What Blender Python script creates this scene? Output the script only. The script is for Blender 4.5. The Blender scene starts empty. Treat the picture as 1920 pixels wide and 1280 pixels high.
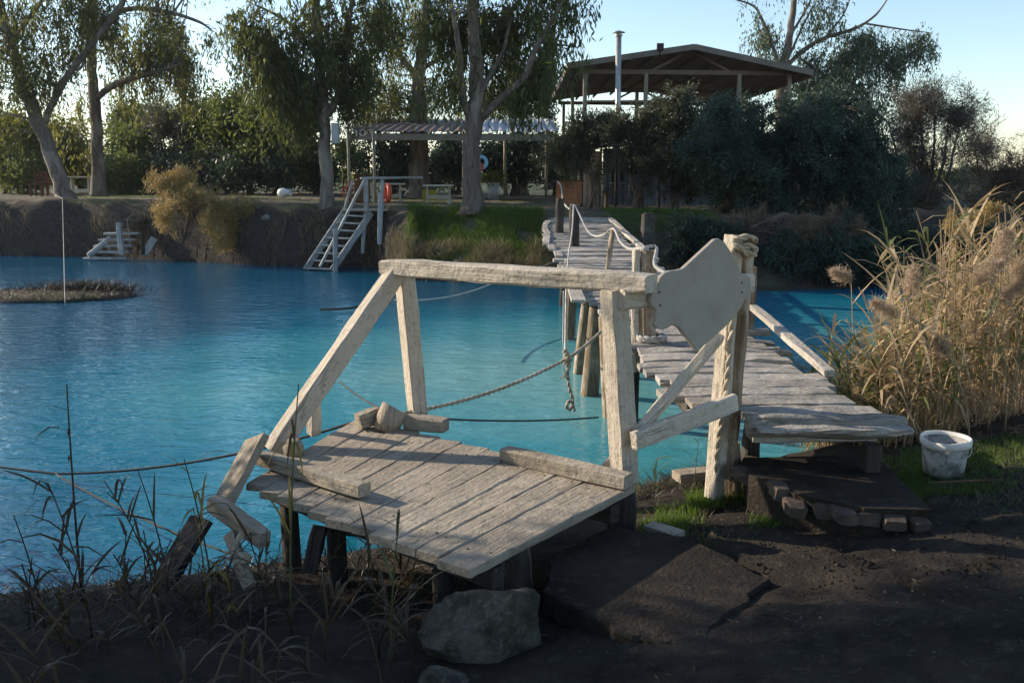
import bpy, math, random
import numpy as np
from mathutils import Vector, noise

# ------------------------------------------------------------------ camera, sky, sun
SC = bpy.context.scene
COL = SC.collection
FPX, EYE = 1700.0, 2.3                     # focal length in photo pixels, eye height above the water
PITCH = math.atan((640 - 335) / FPX)
cam = bpy.data.cameras.new('camera')
cam.lens = FPX / 1920 * 36
cam.sensor_width = 36
cam.clip_end = 3000
cam_o = bpy.data.objects.new('camera', cam)
COL.objects.link(cam_o)
cam_o.location = (0, 0, EYE)
cam_o.rotation_euler = (math.pi / 2 - PITCH, 0, 0)
SC.camera = cam_o

SUN_TH, SUN_EL = math.radians(23), math.radians(21)   # azimuth: 23 deg forward of due left
SDIR = Vector((-math.cos(SUN_TH) * math.cos(SUN_EL), math.sin(SUN_TH) * math.cos(SUN_EL), math.sin(SUN_EL)))
w = bpy.data.worlds.new('World')
SC.world = w
w.use_nodes = True
nt = w.node_tree
bg = nt.nodes['Background']
sky = nt.nodes.new('ShaderNodeTexSky')
sky.sky_type = 'NISHITA'
sky.sun_disc = False
sky.sun_elevation = SUN_EL
sky.sun_rotation = math.atan2(SDIR.x, SDIR.y)
sky.air_density = 1.0
sky.dust_density = 0.25
sky.ozone_density = 1.5
nt.links.new(sky.outputs[0], bg.inputs[0])
bg.inputs[1].default_value = 0.15
sl = bpy.data.lights.new('sun', 'SUN')
sl.energy = 5.0
sl.angle = math.radians(0.6)
sl.color = (1.0, 0.86, 0.67)
so = bpy.data.objects.new('sun', sl)
COL.objects.link(so)
so.rotation_euler = SDIR.to_track_quat('Z', 'Y').to_euler()
SC.view_settings.view_transform = 'Standard'
SC.view_settings.look = 'None'
SC.view_settings.exposure = 0.6
SC.view_settings.gamma = 1.0
SC.cycles.max_bounces = 6
SC.cycles.transparent_max_bounces = 4
SC.cycles.use_denoising = True

RN = random.Random(11)
NR = np.random.default_rng(11)

# ------------------------------------------------------------------ surveying helpers
def ray(px, py):
    u, v = (px - 960) / FPX, (640 - py) / FPX
    return Vector((u, math.cos(PITCH) + v * math.sin(PITCH), -math.sin(PITCH) + v * math.cos(PITCH)))
def atz(px, py, z):
    r = ray(px, py); t = (z - EYE) / r.z
    return Vector((r.x * t, r.y * t, z))
def aty(px, py, y):
    r = ray(px, py); t = y / r.y
    return Vector((r.x * t, y, EYE + r.z * t))
def atplane(px, py, p, n):
    r = ray(px, py); c = Vector((0, 0, EYE)); t = (p - c).dot(n) / r.dot(n)
    return c + r * t

# ------------------------------------------------------------------ materials
class NB:
    def __init__(s, name):
        s.m = bpy.data.materials.new(name); s.m.use_nodes = True
        s.t = s.m.node_tree; s.t.nodes.clear()
        s.out = s.t.nodes.new('ShaderNodeOutputMaterial')
    def n(s, typ, **kw):
        nd = s.t.nodes.new('ShaderNode' + typ)
        for k, v in kw.items():
            if k.startswith('i_'):
                key = k[2:]
                key = int(key) if key.isdigit() else key.replace('_', ' ')
                if isinstance(v, bpy.types.NodeSocket): s.t.links.new(v, nd.inputs[key])
                else: nd.inputs[key].default_value = v
            else: setattr(nd, k, v)
        return nd
    def link(s, a, b): s.t.links.new(a, b)
    def scaled(s, vec, sc):
        mp = s.n('Mapping', i_Scale=sc); s.link(vec, mp.inputs[0]); return mp.outputs[0]
    def noise(s, vec, scale, detail=4, rough=.55, dist=0):
        nd = s.n('TexNoise', i_Scale=scale, i_Detail=detail, i_Roughness=rough, i_Distortion=dist)
        if vec is not None: s.link(vec, nd.inputs[0])
        return nd.outputs['Fac']
    def ramp(s, fac, stops):
        nd = s.n('ValToRGB'); s.link(fac, nd.inputs[0])
        el = nd.color_ramp.elements
        while len(el) < len(stops): el.new(.5)
        for e, (p, c) in zip(el, stops):
            e.position = p; e.color = (c, c, c, 1) if isinstance(c, (int, float)) else (*c, 1)
        return nd.outputs[0]
    def mix(s, fac, a, b, blend='MIX'):
        nd = s.n('Mix', data_type='RGBA', blend_type=blend)
        for v, k in ((fac, 0), (a, 6), (b, 7)):
            if isinstance(v, bpy.types.NodeSocket): s.link(v, nd.inputs[k])
            elif k == 0: nd.inputs[0].default_value = v
            else: nd.inputs[k].default_value = (*v, 1)
        return nd.outputs[2]
    def math(s, op, a, b=0.0, clamp=False):
        nd = s.n('Math', operation=op, use_clamp=clamp)
        for v, k in ((a, 0), (b, 1)):
            if isinstance(v, bpy.types.NodeSocket): s.link(v, nd.inputs[k])
            else: nd.inputs[k].default_value = v
        return nd.outputs[0]
    def bump(s, h, strength, dist=.01, normal=None):
        nd = s.n('Bump', i_Strength=strength, i_Distance=dist); s.link(h, nd.inputs['Height'])
        if normal is not None: s.link(normal, nd.inputs['Normal'])
        return nd.outputs[0]
    def pbsdf(s, color, rough=.8, spec=.3, normal=None, metal=0.0, final=True):
        p = s.n('BsdfPrincipled')
        if isinstance(color, bpy.types.NodeSocket): s.link(color, p.inputs['Base Color'])
        else: p.inputs['Base Color'].default_value = (*color, 1)
        if isinstance(rough, bpy.types.NodeSocket): s.link(rough, p.inputs['Roughness'])
        else: p.inputs['Roughness'].default_value = rough
        p.inputs['Specular IOR Level'].default_value = spec
        p.inputs['Metallic'].default_value = metal
        if normal is not None: s.link(normal, p.inputs['Normal'])
        if final: s.link(p.outputs[0], s.out.inputs[0])
        return p.outputs[0]

def wood(name, c1, c2, mud, mudamt=.5, spot=.5, rel=.6, rnd=.25, cake=0.0):
    b = NB(name)
    g = b.n('Attribute', attribute_name='grain').outputs['Vector']
    pos = b.n('NewGeometry').outputs['Position']
    rv = b.n('ObjectInfo').outputs['Random']
    g2 = b.n('VectorMath', operation='ADD'); b.link(g, g2.inputs[0])
    cmb = b.n('CombineXYZ'); b.link(b.math('MULTIPLY', rv, 37.0), cmb.inputs[0]); b.link(b.math('MULTIPLY', rv, 11.0), cmb.inputs[1])
    b.link(cmb.outputs[0], g2.inputs[1]); g = g2.outputs[0]
    fib = b.noise(b.scaled(g, (2.2, 55, 55)), 1, 5, .6, .6)
    patch = b.noise(b.scaled(g, (1, 1.6, 1.6)), 3.0, 6, .7)
    speck = b.noise(b.scaled(g, (1, 1.5, 1.5)), 26, 4, .65)
    col = b.mix(b.ramp(fib, [(.32, 0.0), (.68, 1.0)]), c1, c2)
    mm = b.ramp(patch, [(.62 - mudamt * .5, 0.0), (.72 - mudamt * .35, 1.0)])
    col = b.mix(mm, col, mud)
    dk = b.ramp(speck, [(.57, 0.0), (.68, spot)])
    col = b.mix(dk, col, tuple(v * .35 for v in c1))
    cr = b.ramp(b.noise(b.scaled(g, (1.1, 30, 30)), 1, 3, .5, .3), [(.482, 0.0), (.494, .55), (.506, .55), (.518, 0.0)])
    cr = b.math('MULTIPLY', cr, b.ramp(b.noise(b.scaled(g, (1.5, 6, 6)), 1, 2), [(.5, 0.0), (.6, 1.0)]))
    col = b.mix(cr, col, tuple(v * .22 for v in c1))
    h = b.math('ADD', b.math('ADD', b.math('MULTIPLY', fib, .7), b.math('MULTIPLY', cr, -1.2)), b.math('ADD', b.math('MULTIPLY', patch, .6), b.math('MULTIPLY', speck, -.6)))
    if cake:
        # dried mud trodden over the planks, with damp dark scuffs
        k1 = b.noise(pos, 3.6, 7, .68, .4); k2 = b.noise(pos, 19, 5, .65); k3 = b.noise(pos, 1.3, 4, .6)
        col = b.mix(b.ramp(k1, [(.40, 0.0), (.60, cake)]), col, tuple(v * .80 for v in mud))
        col = b.mix(b.ramp(k2, [(.56, 0.0), (.66, cake * .8)]), col, tuple(v * .42 for v in mud))
        col = b.mix(b.ramp(k3, [(.45, 0.0), (.62, cake * .55)]), col, (mud[0] * .58, mud[1] * .55, mud[2] * .52))
        h = b.math('ADD', h, b.math('ADD', b.math('MULTIPLY', k1, 1.2), b.math('MULTIPLY', k2, .9)))
    hs = b.n('HueSaturation', i_Saturation=1.0); b.link(col, hs.inputs['Color'])
    b.link(b.math('ADD', b.math('MULTIPLY', rv, rnd), 1 - rnd * .5), hs.inputs['Value'])
    b.pbsdf(hs.outputs[0], .88, .15, b.bump(h, rel, .014))
    return b.m

def leafmat(name, c1, c2, trans=.35, tcol=None, rough=.5, spec=.35):
    b = NB(name)
    rv = b.n('NewGeometry').outputs['Random Per Island']
    ns = b.noise(b.n('NewGeometry').outputs['Position'], .9, 2)
    f = b.math('ADD', b.math('MULTIPLY', rv, .55), b.math('MULTIPLY', b.ramp(ns, [(.35, 0.0), (.65, 1.0)]), .5), True)
    col = b.mix(f, c1, c2)
    p = b.pbsdf(col, rough, spec, final=False)
    tr = b.n('BsdfTranslucent')
    if tcol: b.link(b.mix(.5, col, tcol), tr.inputs[0])
    else: b.link(col, tr.inputs[0])
    mx = b.n('MixShader', i_0=trans); b.link(p, mx.inputs[1]); b.link(tr.outputs[0], mx.inputs[2])
    b.link(mx.outputs[0], b.out.inputs[0])
    return b.m

def simple(name, c, rough=.7, var=.25, scale=6, bumpv=.25, spec=.3, metal=0.0, dirt=None):
    b = NB(name)
    pos = b.n('NewGeometry').outputs['Position']
    ns = b.noise(pos, scale, 5, .6)
    col = b.mix(b.ramp(ns, [(.3, 0.0), (.7, 1.0)]), tuple(v * (1 - var) for v in c), tuple(min(1, v * (1 + var * .6)) for v in c))
    if dirt:
        d = b.noise(pos, scale * .45, 6, .7)
        col = b.mix(b.ramp(d, [(.48, 0.0), (.6, .85)]), col, dirt)
    b.pbsdf(col, rough, spec, b.bump(b.noise(pos, scale * 5, 4), bumpv, .01), metal)
    return b.m

M = {}
M['clay'] = wood('mud_coated_wood', (.25, .205, .155), (.37, .31, .24), (.42, .36, .285), .6, .5, .8, .2, .9)
M['rail'] = wood('mud_coated_rail', (.43, .365, .285), (.55, .475, .385), (.59, .52, .43), .65, .7, .8, .2, .5)
M['sign'] = simple('clay_washed_board', (.35, .315, .27), .85, .12, 7, .12, .15)
M['plank'] = wood('bleached_plank', (.19, .165, .14), (.38, .345, .30), (.47, .43, .38), .42, .7, 1.0, .45, .6)
M['rawwood'] = wood('bare_weathered_wood', (.16, .115, .075), (.34, .255, .175), (.45, .38, .30), .25, .3, .8)
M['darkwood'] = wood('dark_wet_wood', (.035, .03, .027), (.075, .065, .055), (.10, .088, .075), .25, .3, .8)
M['greywood'] = wood('blue_grey_painted_wood', (.22, .235, .235), (.36, .38, .38), (.42, .43, .42), .35, .3, .5)
M['paintwood'] = wood('pale_painted_wood', (.40, .37, .31), (.55, .51, .43), (.5, .46, .38), .35, .3, .3)
M['brownwood'] = wood('brown_wood', (.09, .05, .03), (.17, .10, .06), (.12, .08, .05), .3, .3, .5)

def barkmat(name, c1, c2, c3):
    b = NB(name)
    pos = b.n('NewGeometry').outputs['Position']
    st = b.noise(b.scaled(pos, (6, 6, .9)), 1.6, 6, .65, 1.0)
    pt = b.noise(b.scaled(pos, (1.6, 1.6, .5)), 1.5, 4, .6, .5)
    col = b.mix(b.ramp(st, [(.35, 0.0), (.65, 1.0)]), c1, c2)
    col = b.mix(b.ramp(pt, [(.5, 0.0), (.62, .8)]), col, c3)
    b.pbsdf(col, .85, .2, b.bump(st, .9, .05))
    return b.m
M['eucbark'] = barkmat('eucalyptus_bark', (.075, .06, .05), (.185, .155, .13), (.27, .235, .20))
M['darkbark'] = barkmat('dark_bark', (.045, .036, .028), (.10, .08, .06), (.13, .11, .09))
M['twigbark'] = barkmat('twig_bark', (.09, .065, .05), (.17, .13, .10), (.2, .16, .13))

M['euc'] = leafmat('eucalyptus_leaf', (.030, .050, .021), (.115, .14, .05), .55, (.20, .21, .045))
M['euclit'] = leafmat('sunlit_eucalyptus_leaf', (.06, .08, .025), (.16, .17, .05), .5, (.30, .28, .06))  # brighter copy of the eucalyptus leaf, sunlight put into its colour
M['eucblue'] = leafmat('blue_eucalyptus_leaf', (.04, .065, .045), (.10, .135, .08), .38, (.14, .18, .06))
M['bush'] = leafmat('bush_leaf', (.028, .050, .017), (.10, .14, .04), .48, (.20, .24, .04))
M['bushyel'] = leafmat('yellow_bush_leaf', (.05, .075, .015), (.15, .16, .035), .5, (.36, .34, .05))
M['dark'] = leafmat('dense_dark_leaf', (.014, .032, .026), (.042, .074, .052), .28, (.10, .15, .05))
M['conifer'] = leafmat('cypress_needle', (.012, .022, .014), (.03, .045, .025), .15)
M['tam'] = leafmat('tamarisk_frond', (.10, .072, .05), (.22, .16, .11), .3, (.25, .18, .09))
M['tamgold'] = leafmat('golden_tamarisk_frond', (.28, .20, .075), (.46, .34, .14), .4, (.36, .26, .09))
M['tamgreen'] = leafmat('green_tamarisk_frond', (.035, .045, .032), (.10, .11, .07), .3, (.15, .15, .05))
M['tamgrey'] = leafmat('grey_tamarisk_frond', (.055, .052, .042), (.14, .125, .095), .3, (.18, .15, .08))
M['grass'] = leafmat('green_grass', (.03, .075, .012), (.10, .165, .03), .45, (.22, .33, .04))
M['deadgrass'] = leafmat('dead_grass', (.10, .085, .05), (.26, .215, .13), .3, (.28, .22, .12))
M['straw'] = leafmat('dry_reed', (.29, .20, .11), (.62, .475, .29), .38, (.5, .37, .2))
M['reedgreen'] = leafmat('green_reed_leaf', (.06, .095, .04), (.20, .21, .085), .4, (.28, .30, .07))
M['reeddark'] = leafmat('brown_reed_leaf', (.028, .021, .013), (.09, .062, .033), .35, (.22, .13, .04))
M['reedyel'] = leafmat('yellowing_reed_leaf', (.16, .14, .03), (.30, .20, .04), .45, (.42, .30, .04))
M['plume'] = leafmat('reed_plume', (.36, .265, .18), (.58, .45, .33), .4, (.55, .42, .3))
M['litter'] = leafmat('leaf_litter', (.02, .017, .012), (.06, .05, .037), .2)

M['rope'] = wood('hemp_rope', (.34, .28, .19), (.50, .42, .31), (.55, .48, .38), .4, .2, .3)
M['ropewhite'] = wood('pale_rope', (.22, .21, .195), (.36, .345, .32), (.42, .40, .37), .5, .2, .3)
M['ropedark'] = wood('dark_wet_rope', (.04, .04, .038), (.09, .085, .075), (.08, .075, .07), .4, .2, .3)
M['metal'] = simple('grey_metal', (.42, .42, .40), .45, .2, 8, .1, .5, .6)
M['steelpaint'] = simple('cream_painted_steel', (.24, .215, .175), .6, .2, 5, .1)
M['roofunder'] = simple('brown_roof_sheet', (.16, .125, .10), .75, .2, 3, .15)
M['rooftop'] = simple('roof_outer_sheet', (.17, .15, .13), .7, .25, 3, .15)
M['redroof'] = simple('rust_red_sheet', (.17, .125, .11), .6, .25, 4, .15)
M['greyroof'] = simple('grey_sheet', (.42, .44, .47), .45, .15, 4, .1)
M['wallblue'] = simple('pale_blue_grey_wall', (.19, .21, .24), .8, .25, 3, .2, dirt=(.09, .09, .09))
M['walltan'] = simple('tan_plaster', (.50, .38, .28), .85, .25, 3, .2, dirt=(.28, .22, .18))
M['orange'] = simple('faded_orange_board', (.42, .17, .07), .7, .25, 5, .1, dirt=(.25, .13, .08))
M['plastic'] = simple('grey_plastic_bin', (.34, .36, .37), .5, .12, 4, .05)
M['redpl'] = simple('red_plastic_ring', (.55, .075, .035), .45, .15, 6, .05)
M['bluepl'] = simple('light_blue_ring', (.25, .55, .75), .45, .1, 6, .05)
M['whitepl'] = simple('white_enamel', (.70, .70, .68), .5, .1, 5, .05)
M['bucket'] = simple('mud_stained_white_plastic', (.36, .35, .33), .65, .3, 24, .4, dirt=(.10, .093, .083))
M['bucketin'] = simple('clay_smeared_plastic', (.64, .62, .57), .8, .15, 12, .3)
M['stone'] = simple('grey_boulder_stone', (.125, .105, .082), .9, .4, 14, 1.0, dirt=(.05, .043, .034))
b = NB('rough_boulder')
pos = b.n('NewGeometry').outputs['Position']
r1_, r2__, r3_ = b.noise(pos, 9, 6, .65), b.noise(pos, 38, 6, .7), b.noise(pos, 4, 3)
col = b.mix(b.ramp(r1_, [(.38, 0.0), (.6, 1.0)]), (.06, .052, .042), (.165, .145, .118))
col = b.mix(b.ramp(r2__, [(.52, 0.0), (.66, .7)]), col, (.26, .235, .195))
col = b.mix(b.ramp(r3_, [(.5, 0.0), (.62, .6)]), col, (.05, .05, .03))
b.pbsdf(col, .95, .15, b.bump(b.math('ADD', b.math('MULTIPLY', r1_, 1.2), b.math('ADD', r2__, b.math('MULTIPLY', b.noise(pos, 120, 4, .7), .5))), 1.0, .03))
M['stone'] = b.m
M['nail'] = simple('rusty_nail', (.07, .035, .02), .7, .3, 40, .2)
M['darkstone'] = simple('bank_stone', (.20, .20, .19), .9, .3, 5, .6)
M['concrete'] = simple('muddy_concrete', (.024, .022, .021), .85, .3, 4, .5, dirt=(.014, .013, .012))
M['brick'] = simple('mud_covered_brick', (.095, .07, .054), .9, .35, 7, .6, dirt=(.05, .042, .035))
M['black'] = simple('black_metal', (.02, .02, .022), .5, .2, 6, .1)
M['chair'] = simple('dark_red_chair', (.12, .035, .025), .6, .2, 6, .1)
M['yellow'] = simple('yellow_crate', (.35, .28, .04), .6, .2, 6, .1)
M['terracotta'] = simple('terracotta', (.28, .12, .06), .8, .2, 6, .2)
M['redflower'] = leafmat('red_flower', (.03, .045, .02), (.30, .04, .05), .3)

# ------------------------------------------------------------------ object helpers
def tag(o, label=None, cat=None, group=None, kind=None):
    if label: o['label'] = label
    if cat: o['category'] = cat
    if group: o['group'] = group
    if kind: o['kind'] = kind
    return o
WL = {}
def thing(name, label, cat, loc, group=None):
    o = bpy.data.objects.new(name, None); COL.objects.link(o)
    o.empty_display_size = .2
    o.location = loc
    WL[o.name] = Vector(loc)
    return tag(o, label, cat, group)
def finish(name, me, mat, parent, smooth=False):
    me.materials.append(M[mat] if isinstance(mat, str) else mat)
    if smooth: me.polygons.foreach_set('use_smooth', np.ones(len(me.polygons), bool))
    o = bpy.data.objects.new(name, me); COL.objects.link(o)
    if parent is not None: o.parent = parent
    return o
class MB:
    """collects shapes given in world metres; build() links them as one mesh object"""
    def __init__(s): s.v = []; s.f = []; s.g = []
    def ring(s, pts, gs=None):
        i = len(s.v); s.v += [tuple(p) for p in pts]
        s.g += [tuple(q) for q in (gs if gs is not None else pts)]
        return list(range(i, i + len(pts)))
    def join(s, a, b):
        n = len(a)
        for k in range(n): s.f.append((a[k], a[(k + 1) % n], b[(k + 1) % n], b[k]))
    def beam(s, p0, p1, w, h, up=(0, 0, 1), seg=5, jit=.0, ch=.12, w1=None, h1=None, bow=0.0, rnd=None):
        p0, p1 = Vector(p0), Vector(p1); d = (p1 - p0); L = d.length; d.normalize()
        side = d.cross(Vector(up))
        if side.length < 1e-4: side = d.cross(Vector((0, 1, 0)))
        side.normalize(); u = side.cross(d)
        r = rnd or RN
        w1 = w if w1 is None else w1; h1 = h if h1 is None else h1
        off = Vector((r.uniform(0, 50), r.uniform(0, 50), r.uniform(0, 50)))
        prev = None
        for k in range(seg + 1):
            t = k / seg
            ww, hh = (w + (w1 - w) * t) / 2, (h + (h1 - h) * t) / 2
            c = min(ww, hh) * 2 * ch
            e = .35 * c if k in (0, seg) else 0
            cs = [(ww - c, -hh), (ww, -hh + c), (ww, hh - c), (ww - c, hh), (-ww + c, hh), (-ww, hh - c), (-ww, -hh + c), (-ww + c, -hh)]
            cen = p0 + d * (L * t) + u * (bow * math.sin(math.pi * t))
            jw = noise.noise(off + Vector((t * L * 3, 0, 0))) * jit * 2.2
            pts, gs = [], []
            for (a, bq) in cs:
                a2 = a * (1 + 0) + math.copysign(jw, a) + r.uniform(-jit, jit); b2 = bq + r.uniform(-jit, jit) * .6
                if e: a2 -= math.copysign(e, a); b2 -= math.copysign(e, bq)
                pts.append(cen + side * a2 + u * b2); gs.append((off.x + L * t, off.y + a, off.z + bq))
            cur = s.ring(pts, gs)
            if prev: s.join(prev, cur)
            else: s.f.append(tuple(reversed(cur)))
            prev = cur
        s.f.append(tuple(prev)); return s
    def box(s, c, size, rz=0, jit=0, ch=.04):
        c = Vector(c); d = Vector((math.cos(rz), math.sin(rz), 0)) * size[0] / 2
        return s.beam(c - d, c + d, size[1], size[2], (0, 0, 1), 1, jit, ch)
    def tube(s, pts, rad, n=8, jit=0.0, cap=True, seed=None):
        pts = [Vector(p) for p in pts]
        if not isinstance(rad, (list, tuple)): rad = [rad] * len(pts)
        prev = None; ref = None; dist = 0
        off = RN.uniform(0, 90)
        for k, p in enumerate(pts):
            a = pts[max(0, k - 1)]; b = pts[min(len(pts) - 1, k + 1)]
            d = (b - a)
            if d.length < 1e-6: d = Vector((0, 0, 1))
            d.normalize()
            if ref is None: ref = d.orthogonal().normalized()
            s1 = (ref - d * ref.dot(d)).normalized(); s2 = d.cross(s1); ref = s1
            if k: dist += (p - pts[k - 1]).length
            ps, gs = [], []
            for i in range(n):
                an = 2 * math.pi * i / n
                rr = rad[k]
                if jit: rr *= 1 + jit * noise.noise(Vector((off + math.cos(an) * 1.2, math.sin(an) * 1.2, dist * 1.3)))
                q = p + (s1 * math.cos(an) + s2 * math.sin(an)) * rr
                ps.append(q); gs.append((dist + off, rad[k] * an, off * .3))
            cur = s.ring(ps, gs)
            if prev: s.join(prev, cur)
            elif cap: s.f.append(tuple(reversed(cur)))
            prev = cur
        if cap: s.f.append(tuple(prev))
        return s
    def prism(s, poly, ext):
        """polygon of world points extruded along vector ext"""
        ext = Vector(ext); n = len(poly)
        a = s.ring(poly); b = s.ring([Vector(p) + ext for p in poly])
        s.f.append(tuple(reversed(a))); s.f.append(tuple(b)); s.join(a, b); return s
    def lathe(s, c, prof, n=24, axis=(0, 0, 1), closed=False):
        c = Vector(c); ax = Vector(axis).normalized(); e1 = ax.orthogonal().normalized(); e2 = ax.cross(e1)
        prev = None; first = None
        for (r, z) in prof:
            cur = s.ring([c + ax * z + (e1 * math.cos(2 * math.pi * i / n) + e2 * math.sin(2 * math.pi * i / n)) * r for i in range(n)])
            if prev: s.join(prev, cur)
            else: first = cur
            prev = cur
        if closed: s.join(prev, first)
        return s
    def torus(s, c, R, r, axis, n=28, m=10):
        prof = [(R + r * math.cos(2 * math.pi * k / m), r * math.sin(2 * math.pi * k / m)) for k in range(m)]
        return s.lathe(c, prof, n, axis, True)
    def build(s, name, mat, parent=None, smooth=False):
        off = Vector((0, 0, 0)); q = parent
        while q is not None: off += q.location; q = q.parent
        me = bpy.data.meshes.new(name)
        me.from_pydata([(a - off.x, b - off.y, c - off.z) for a, b, c in s.v], [], s.f)
        at = me.attributes.new('grain', 'FLOAT_VECTOR', 'POINT')
        at.data.foreach_set('vector', np.array(s.g, np.float32).ravel())
        me.update()
        return finish(name, me, mat, parent, smooth)
def quadmesh(name, V, mat, parent=None, counts=4):
    """V: (n,counts,3) world coords, each row one polygon"""
    off = Vector((0, 0, 0)); q = parent
    while q is not None: off += q.location; q = q.parent
    n = V.shape[0]; k = V.shape[1]
    me = bpy.data.meshes.new(name)
    me.vertices.add(n * k); me.loops.add(n * k); me.polygons.add(n)
    me.vertices.foreach_set('co', (V.reshape(-1, 3) - np.array(off)).astype(np.float32).ravel())
    me.loops.foreach_set('vertex_index', np.arange(n * k, dtype=np.int32))
    me.polygons.foreach_set('loop_start', np.arange(0, n * k, k, dtype=np.int32))
    me.update(calc_edges=True)
    return finish(name, me, mat, parent)
def blademesh(name, V, mat, parent=None, seg=3):
    """V: (n, 2*seg+1, 3): left/right pairs then a tip"""
    off = Vector((0, 0, 0)); q = parent
    while q is not None: off += q.location; q = q.parent
    n = V.shape[0]; k = 2 * seg + 1
    me = bpy.data.meshes.new(name)
    idx = []; tot = []
    for j in range(seg - 1): idx += [2 * j, 2 * j + 1, 2 * j + 3, 2 * j + 2]; tot.append(4)
    idx += [2 * seg - 2, 2 * seg - 1, 2 * seg]; tot.append(3)
    L = len(idx)
    li = (np.array(idx)[None, :] + (np.arange(n) * k)[:, None]).astype(np.int32).ravel()
    st = np.concatenate([[0], np.cumsum(tot)[:-1]])
    ls = (st[None, :] + (np.arange(n) * L)[:, None]).astype(np.int32).ravel()
    me.vertices.add(n * k); me.loops.add(len(li)); me.polygons.add(len(ls))
    me.vertices.foreach_set('co', (V.reshape(-1, 3) - np.array(off)).astype(np.float32).ravel())
    me.loops.foreach_set('vertex_index', li)
    me.polygons.foreach_set('loop_start', ls)
    me.update(calc_edges=True)
    return finish(name, me, mat, parent)
def unit(a): return a / np.maximum(np.linalg.norm(a, axis=-1, keepdims=True), 1e-9)
def leafquads(P, D, L, W):
    """rhombic leaves: base P, direction D, length L, width W"""
    S = unit(np.cross(D, unit(NR.normal(size=D.shape))))
    L = L[:, None]; W = W[:, None]
    return np.stack([P, P + D * L * .45 + S * W * .5, P + D * L, P + D * L * .45 - S * W * .5], 1)
def blades(P, H, lean, W, seg=3, curl=1.6, azi=None):
    """upright blades: base P (n,3), height H, horizontal lean vector (n,3)"""
    n = len(P)
    a = NR.uniform(0, 2 * math.pi, n)
    S = np.stack([np.cos(a), np.sin(a), 0 * a], 1)
    rows = []
    for j in range(seg):
        t = j / seg
        c = P + np.array([0, 0, 1.0]) * (H * (t - .12 * t * t * 1))[:, None] + lean * (t ** curl)
        ww = (W * (1 - .75 * t) * .5)[:, None]
        rows += [c - S * ww, c + S * ww]
    rows.append(P + np.array([0, 0, 1.0]) * (H * .88)[:, None] + lean)
    return np.stack(rows, 1)

# ------------------------------------------------------------------ terrain
FARX = [-400, -60, -16, -12.9, -10.1, -7.5, -6.0, -3.6, -3.0, -2.5, .8, 3.6, 5.5, 7.3, 11.2, 14.5, 40, 400]
FARY = [60, 34, 27.9, 27.4, 26.2, 24.9, 24.3, 23.9, 22.2, 20.9, 19.8, 19.3, 18.9, 19.3, 24, 26, 42, 120]
NEAX = [-400, -60, -12, -8, -5, -2.9, -2.1, -1.4, -.6, 0, .8, 1.4, 2.0, 3.2, 4.1, 6, 10, 15, 40, 400]
NEAY = [40, 20, 10.5, 7.6, 5.3, 4.75, 4.95, 5.2, 5.5, 5.9, 6.35, 6.7, 7.0, 7.7, 8.3, 9.6, 12.5, 16, 30, 100]
def smooth(t): t = np.clip(t, 0, 1); return t * t * (3 - 2 * t)
def height(x, y):
    x = np.asarray(x, float); y = np.asarray(y, float)
    fy = np.interp(x, FARX, FARY); ny = np.interp(x, NEAX, NEAY)
    lvl = np.interp(x, [-9, -4, -.5, 0, .6, 1.2, 2, 3, 5], [.8, .5, .40, .42, .48, .54, .62, .70, .76])
    lvl = lvl + .10 * smooth((4.0 - y) / 1.0) + .08 * smooth((2.6 - y) / 1.5)
    s = ny - y
    hn = np.where(s > 0, lvl * (1 - np.exp(-s / .95)), np.maximum(-1.0, s * .5))
    top = np.interp(x, [-16, -8, -5, 0, 5, 9], [1.66, 1.64, 1.56, 1.5, 1.48, 1.45])
    run = np.interp(x, [-9, -5, -3.2, -2.2, 3.5, 5, 7], [.55, .6, .8, 2.6, 2.2, 1.2, 1.0])
    s2 = y - fy
    t = np.clip(s2 / run, 0, 1)
    steep = np.interp(x, [-3.2, -2.2], [.55, 1.0])
    hf = np.where(s2 > 0, top * t ** steep + .10 * smooth((s2 - 3) / 20), np.maximum(-1.0, s2 * .5))
    mid = (fy + ny) / 2
    return np.where(y < mid, hn, hf)
def gz(x, y): return float(height(x, y))
def axis(parts):
    out = []
    for a, b, st in parts: out += list(np.arange(a, b, st))
    return np.array(out + [parts[-1][1]])
xs = axis([(-420, -60, 60), (-60, -20, 4), (-20, -4, .3), (-4, 4.5, .05), (4.5, 16, .3), (16, 60, 4), (60, 420, 60)])
ys = axis([(-6, 1.6, .4), (1.6, 8.2, .05), (8.2, 18, .4), (18, 29, .11), (29, 45, .6), (45, 120, 8), (120, 900, 90)])
X, Yg = np.meshgrid(xs, ys)
Z = height(X, Yg)
Zf = Z.ravel().copy()
FOOT = [(RN.uniform(.9, 2.6), RN.uniform(2.7, 4.4), RN.uniform(.9, 2.2)) for _ in range(16)]      # footprints trodden into the mud
xf, yf = X.ravel(), Yg.ravel()
fyv = np.interp(xf, FARX, FARY)
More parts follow.
